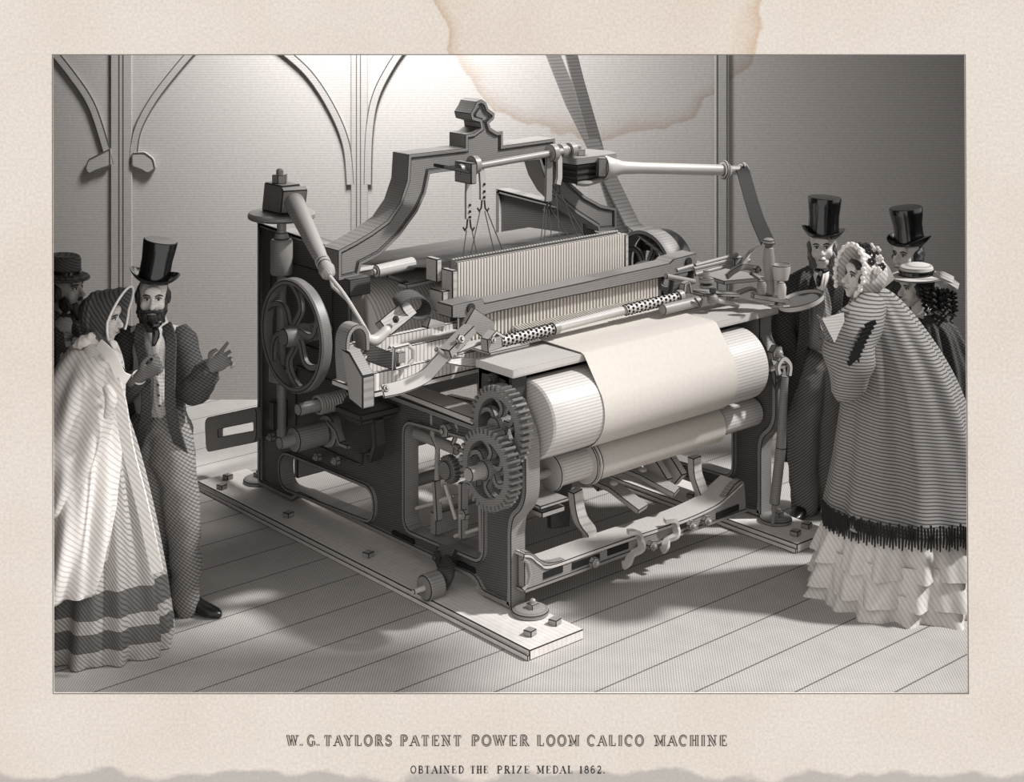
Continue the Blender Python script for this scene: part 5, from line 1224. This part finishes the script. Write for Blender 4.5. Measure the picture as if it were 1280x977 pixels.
f.tophat(f.p(1132, 259), f.p(1137, 303), .1, .09, .128, 'black top hat with a pale sheen')
f.gown('coat', COAT, [(345,1122,1152,.03,.9),(352,1112,1164,.03,.8),(362,1100,1176,.03,.75),(400,1096,1182,.03,.75),(460,1096,1180,.03,.75),(540,1096,1182,.03,.75),(590,1098,1180,.03,.75)], rough=.02, fold=.005, nf=8)
MB().lathe([(.062,0),(.066,.01),(.06,.045)], f.p(1137,350,.02), (-.05,0,1), 24, cap=False).build('shirt_collar', SHIRT, f.r)
mb = MB()
for q in (-10, 12): mb.limb([f.p(1140+q,500,0), f.p(1140+q,570,0), f.p(1140+q,630,0)], [.1,.085,.08], n=18)
mb.build('trousers', TROU2, f.r)
for q in (-10, 12): shoe(f, f.p(1140+q,640,.03), f.p(1136+q,645,-.2))

# ---------------------------------------------------------------- girl with ringlets, right
f = Fig('girl with dark ringlets in a flat straw hat with ribbons, at the right edge', 1165, 9.2)
hc_ = f.p(1144, 360); f.head(hc_, -68, 0, 0, .93, female=True)
f.limb([(1157, 395, .02), (1164, 420, .02), (1168, 470, .02), (1168, 500, .02)], [.055, .1, .095, .12])
for q in (-.05, .06): f.limb([(1164, 408, q), (1166, 455, q), (1164, 480, q)], [.05, .038, .026])
for q in (-.07, .08): f.limb([(1168, 510, q), (1168, 590, q), (1168, 662, q)], [.09, .06, .04]); f.limb([(1168, 664, q), (1155, 668, q)], [.035, .03])
f.hand(f.p(1164, 482, -.05), V((0, 0, -1)), (0, 1, 0), (1, 0, 0), sc=.9); f.hand(f.p(1164, 482, .06), V((0, 0, -1)), (0, -1, 0), (1, 0, 0), sc=.9)
f.body(vox=.0055); f.face(); h = f.h
f.blob('hair', HAIR, [(h(0,.03,.035),(.084,.092,.078)),(h(-.075,.0,-.0),(.02,.045,.05)),(h(.075,.0,.0),(.02,.045,.05)),(h(0,.09,-.02),(.05,.04,.05))], lump=.006)
mb = MB(); rr_ = random.Random(3)
for k in range(15):
    x0_ = 1152+k*2.9; dd = -.10+.03*math.sin(k*2.1)-(.02 if k % 2 else 0)+.006*k; L_ = 34+8*math.sin(k*1.7)-(8 if k < 3 else 0); P = []
    for i in range(34):
        t = i/33; P.append(f.p(x0_+1.9*math.cos(i*.95+k)+t*3, 358+L_*t+k*.3, dd+.012*math.sin(i*.95+k)))
    mb.tube(P, [.0095*(1-.4*i/33) for i in range(34)], n=7)
mb.build('ringlets', HAIR, f.r)
STR2 = M('straw', 205, .7, 0, [(.014, (0,0,1), .45, .45)])
b0 = h(0, .012, .078); mb = MB(); mb.lathe([(.02,-.004),(.09,-.004),(.13,-.010),(.158,-.012),(.159,-.002),(.13,.004),(.1,.008),(.096,.04),(.09,.055),(.06,.066),(.005,.07)], b0, (-.06,0,1), 44)
ho = mb.build('straw_hat', STR2, f.r, label='flat brimmed straw hat'); MB().lathe([(.1,.008),(.101,.034),(.097,.036)], b0, (-.06,0,1), 40, cap=False).build('hat_band', SILK, ho)
for q, (ex, ey) in enumerate(((1192,350),(1198,358),(1190,362))):
    P, _ = spline([f.p(1166,345,-.06), f.p(1176,343+q*2,-.1), f.p(1186,347+q*3,-.1), f.p(ex,ey,-.08)], 1, 5); MB().tube(P, 1, flat=(.04,.006), up=(0,-1,.6)).build('hat_ribbon', VEST, ho)
f.gown('cape', COAT, [(392,1142,1170,.0,.8,.2),(398,1136,1182,.0,.8,.4),(412,1130,1196,.0,.78,.7),(440,1124,1208,.0,.78,1),(480,1120,1216,.0,.78,1.2),(530,1116,1222,.0,.8,1.3),(560,1114,1226,.0,.8,1.4)], fold=.01, nf=11, rough=.01)
f.gown('skirt', DRS, [(500,1135,1200,.0,.8,.4),(560,1122,1212,.0,.65,.9),(630,1108,1226,.0,.62,1.2),(668,1102,1232,.0,.6,1.3)], fold=.013, nf=12)

# ---------------------------------------------------------------- lady in the striped cloak, right
f = Fig('lady in flowered bonnet and striped cloak over white flounces, leaning in with a book', 1120, 8.5)
hc_ = f.p(1078, 347); f.head(hc_, -70, 4, 10, .96, female=True)
f.limb([(1088, 372, .02), (1098, 400, .02), (1110, 450, .02), (1118, 495, .02)], [.06, .11, .10, .13])
f.limb([(1092, 388, -.1), (1072, 440, -.22), (1058, 455, -.26), (1050, 425, -.26)], [.055, .042, .036, .026]); f.limb([(1092, 388, .1), (1066, 430, .1), (1052, 435, .02), (1042, 418, -.1)], [.055, .042, .036, .026])
for q in (-.08, .1): f.limb([(1118, 500, q), (1118, 620, q), (1118, 722, q)], [.1, .065, .042]); f.limb([(1118, 724, q), (1106, 728, q)], [.036, .03])
f.hand(f.p(1050, 424, -.26), V((-.35, 0, .9)), (-.2, 1, 0), (-.9, 0, -.3), curls=(.5,.6,.7,.8), sc=.88); f.hand(f.p(1042, 418, -.1), V((-.2, 0, .9)), (-.5, -.6, 0), (-.9, 0, -.2), curls=(.6,.7,.8,.9), sc=.88)
f.body(vox=.0052); f.face(); h = f.h
f.blob('hair', HAIR, [(h(0,.03,.035),(.082,.088,.078)),(h(-.07,-.02,-.0),(.018,.045,.05)),(h(.07,-.02,-.0),(.018,.045,.05)),(h(0,-.06,.068),(.06,.025,.026))], lump=.008)
mb = MB(); rs = []
for t in range(13):
    u = t/12; ring = []
    for j in range(44):
        a = math.pi*(-.25+1.5*j/43)
        if u < .5: q = u/.5; rr = .108*math.sin(max(q, .08)*math.pi/2)**.6; y = .14-.09*q
        else: q = (u-.5)/.5; rr = .108+.03*q; y = .05-.13*q
        rr *= 1+.02*math.cos(j*1.2)*(u > .6)
        ring.append(h(rr*math.cos(a), y, .025+rr*1.08*math.sin(a)))
    rs.append(ring)
cen = h(0, .02, .02); inner = [[cen+(p-cen)*.95 for p in r] for r in rs]
mb.rings([rs[i]+list(reversed(inner[i])) for i in range(len(rs))])
BON = M('pale_bonnet', 208, .7, 0, [(.02, (.8,0,.8), .4, .4)])
bo_ = mb.build('bonnet', BON, f.r, label='pale bonnet with dark flowers')
mb = MB()
for j in range(30):
    a = math.pi*(-.25+1.5*j/29); mb.ell(h(.14*math.cos(a), -.085-.008*(j % 2), .025+.15*math.sin(a)), (.014,.013,.014), n=8, m=6)
mb.build('bonnet_ruche', SHIRT, bo_)
for k in range(12):
    a = .35+k*.16; rr = .135; y_ = .0+.035*math.sin(k*2.3)
    c = h(rr*math.cos(a), y_, .025+rr*1.1*math.sin(a)); mb = MB()
    for j in range(5): b_ = 2*math.pi*j/5; mb.ell(c+V((.013*math.cos(b_), -.004, .013*math.sin(b_))), (.011,.008,.011), n=7, m=5)
    o = mb.build('flower', HAIR if k % 3 else SHIRT, bo_)
P, _ = spline([h(-.06,.12,.02), h(-.1,.14,-.05), h(-.11,.18,-.1), h(-.1,.24,-.08)], 1, 5); MB().tube(P, 1, flat=(.06,.01), up=(0,-1,.4)).build('bonnet_ribbon', SHIRT, bo_)
P, _ = spline([h(-.07,.1,.06), h(-.09,.17,.05), h(-.09,.22,.0), h(-.1,.25,-.03)], 1, 5); MB().tube(P, 1, flat=(.07,.01), up=(0,-1,.4)).build('bonnet_ribbon', SHIRT, bo_)
CLK = M('striped_cloak', 150, .85, 0, [(.0165, (.12,0,1), .8, .45)], .05)
TRI = M('dark_trim', 28, .8)
f.gown('cloak', CLK, [(360,1078,1106,.02,.8,.1),(366,1070,1116,.02,.75,.2),(380,1062,1130,.02,.72,.4),(405,1058,1150,.0,.75,.6),(440,1056,1174,.0,.8,.8),(480,1054,1196,.0,.8,1),(530,1048,1216,.0,.8,1.1),(580,1040,1234,.0,.8,1.2),(620,1032,1244,-.02,.8,1.3),(642,1030,1250,-.04,.8,1.4)], fold=.010, nf=9, ph=.4, label='cloak with fine pale stripes')
f.limb([(1088,384,-.12),(1068,415,-.22),(1060,450,-.27),(1062,478,-.26),(1072,484,-.22)], [.085,.125,.135,.10,.05], mb=(sl_ := MB()), fold=.04, ff=6); slv = sl_.build('cloak_sleeve', CLK, f.r)
mb = MB()
for k in range(13):
    t = k/12; c = f.p(1088-20*math.sin(t*1.6)*1.0-6*t, 405+70*t, -.34-.06*math.sin(t*3.1)); mb.beam(c-V((.028,0,.012)), c+V((.028,0,.012)), .014, .024)
mb.build('sleeve_trim', TRI, slv)
# fringe along the hem, a dark tasselled band
mb = MB()
def hem(a, dz=0):
    c = (f.p(1030,642,-.04)+f.p(1250,642,-.04))/2; rx = (f.p(1250,642,-.04).x-f.p(1030,642,-.04).x)/2
    return c+V(((rx+.008)*math.cos(a), (rx*.8+.008)*math.sin(a), dz))
nfz = 95
for k in range(nfz):
    a = math.pi+math.pi*k/(nfz-1)*1.0; p_ = hem(a, .07+.01*math.sin(k*1.9)); q_ = hem(a, -.035-.01*(k % 3)); mb.tube([p_, (p_+q_)/2+V((.004*math.sin(k), -.008, 0)), q_], [.006,.007,.004], n=5)
mb.build('hem_fringe', TRI, f.r, kind='stuff')
FL = M('white_flounce', 216, .8, 0, [(.022, (.8,0,.5), .22, .35)], .03)
sk = f.gown('skirt', FL, [(560,1070,1200,.0,.8,.4),(640,1040,1236,.0,.8,.8),(734,1034,1246,.0,.8,1)], fold=.008, nf=14)
def flounce(rows, ph):
    return f.gown('flounce', FL, rows, fold=.024, nf=15, ph=ph, parent=sk, twist=.1, cap=False, n=200)
flounce([(640,1036,1240,-.02,.8,.2),(665,1028,1244,-.02,.82,.8),(690,1020,1248,-.02,.84,1.3)], .3)
flounce([(676,1028,1246,-.02,.82,.2),(703,1020,1250,-.02,.84,.8),(722,1016,1254,-.02,.86,1.3)], 1.4)
flounce([(708,1026,1250,-.02,.84,.2),(727,1018,1254,-.02,.85,.8),(739,1014,1256,-.02,.86,1.3)], 2.5)
# book held open
bk = root('book', 'small open pamphlet held by the lady in the striped cloak', 'book', gd(1040, 8.22, 0), rz=ROT)
zc = f.p(1038, 408).z-.0; 
a = f.p(1026, 398, -.28); b = f.p(1041, 420, -.28)
def lc(px, py, dd):  # into the book's own frame
    w_ = f.p(px, py, dd); return w_-V((((1040-CX)*8.22-(1120-CX)*8.5)/FP, -.28, 0))
B_ = [lc(1021,394,-.36), lc(1028,399,-.34), lc(1043,428,-.34), lc(1034,425,-.36)]; t_ = V((.004,.010,.003))
cv1 = MB(); cv1.rings([B_, [p+t_ for p in B_]])
cv1.build('cover', COAT2, bk, smooth=False)
B_ = [lc(1028,399,-.34), lc(1055,391,-.29), lc(1056,408,-.29), lc(1043,428,-.34)]
pg_ = MB(); pg_.rings([B_, [p+V((0,.014,0)) for p in B_]])
pg_.build('pages', M('page_paper', 190, .8, 0, [(.014,(0,0,1),.3,.4)]), bk, smooth=False)

# ================================================================== LIGHT, CAMERA
w = bpy.data.worlds.new('world'); bpy.context.scene.world = w; w.use_nodes = True
bg = w.node_tree.nodes['Background']; bg.inputs['Color'].default_value = (1, .985, .97, 1); bg.inputs['Strength'].default_value = .93
def sun(name, to, st, ang):
    l = bpy.data.lights.new(name, 'SUN'); l.energy = st; l.angle = math.radians(ang); o = bpy.data.objects.new(name, l); COL.objects.link(o)
    o.rotation_euler = V(to).to_track_quat('Z', 'Y').to_euler(); return o
sun('sun', (.60, -.50, .85), 4.6, 4)
def area(name, px, d, z, tpx, td, tz, size, power, sy=None):
    l = bpy.data.lights.new(name, 'AREA'); l.energy = power; l.size = size
    if sy: l.shape = 'RECTANGLE'; l.size_y = sy
    o = bpy.data.objects.new(name, l); COL.objects.link(o); o.location = gd(px, d, z); l.spread = math.radians(115)
    o.rotation_euler = (gd(px, d, z)-gd(tpx, td, tz)).to_track_quat('Z', 'Y').to_euler(); return o
area('wall_fill_light', 470, 10.5, 5.0, 500, 12, 3.0, 1.0, 195)  # added fill light to brighten the back wall, not a fitting of the room
cam = bpy.data.cameras.new('camera'); co = bpy.data.objects.new('camera', cam); COL.objects.link(co)
co.location = CAM; co.rotation_euler = (math.pi/2, 0, ROT)
cam.sensor_width = 36; cam.lens = 36*FP/1280; cam.shift_x = -(CX-640)/1280*-1*-1; cam.shift_y = (HZ-488.5)/1280; cam.clip_start = .1
bpy.context.scene.camera = co
vs = bpy.context.scene.view_settings; vs.view_transform = 'Standard'; vs.look = 'None'; vs.gamma = 1; vs.use_curve_mapping = False; vs.exposure = 0
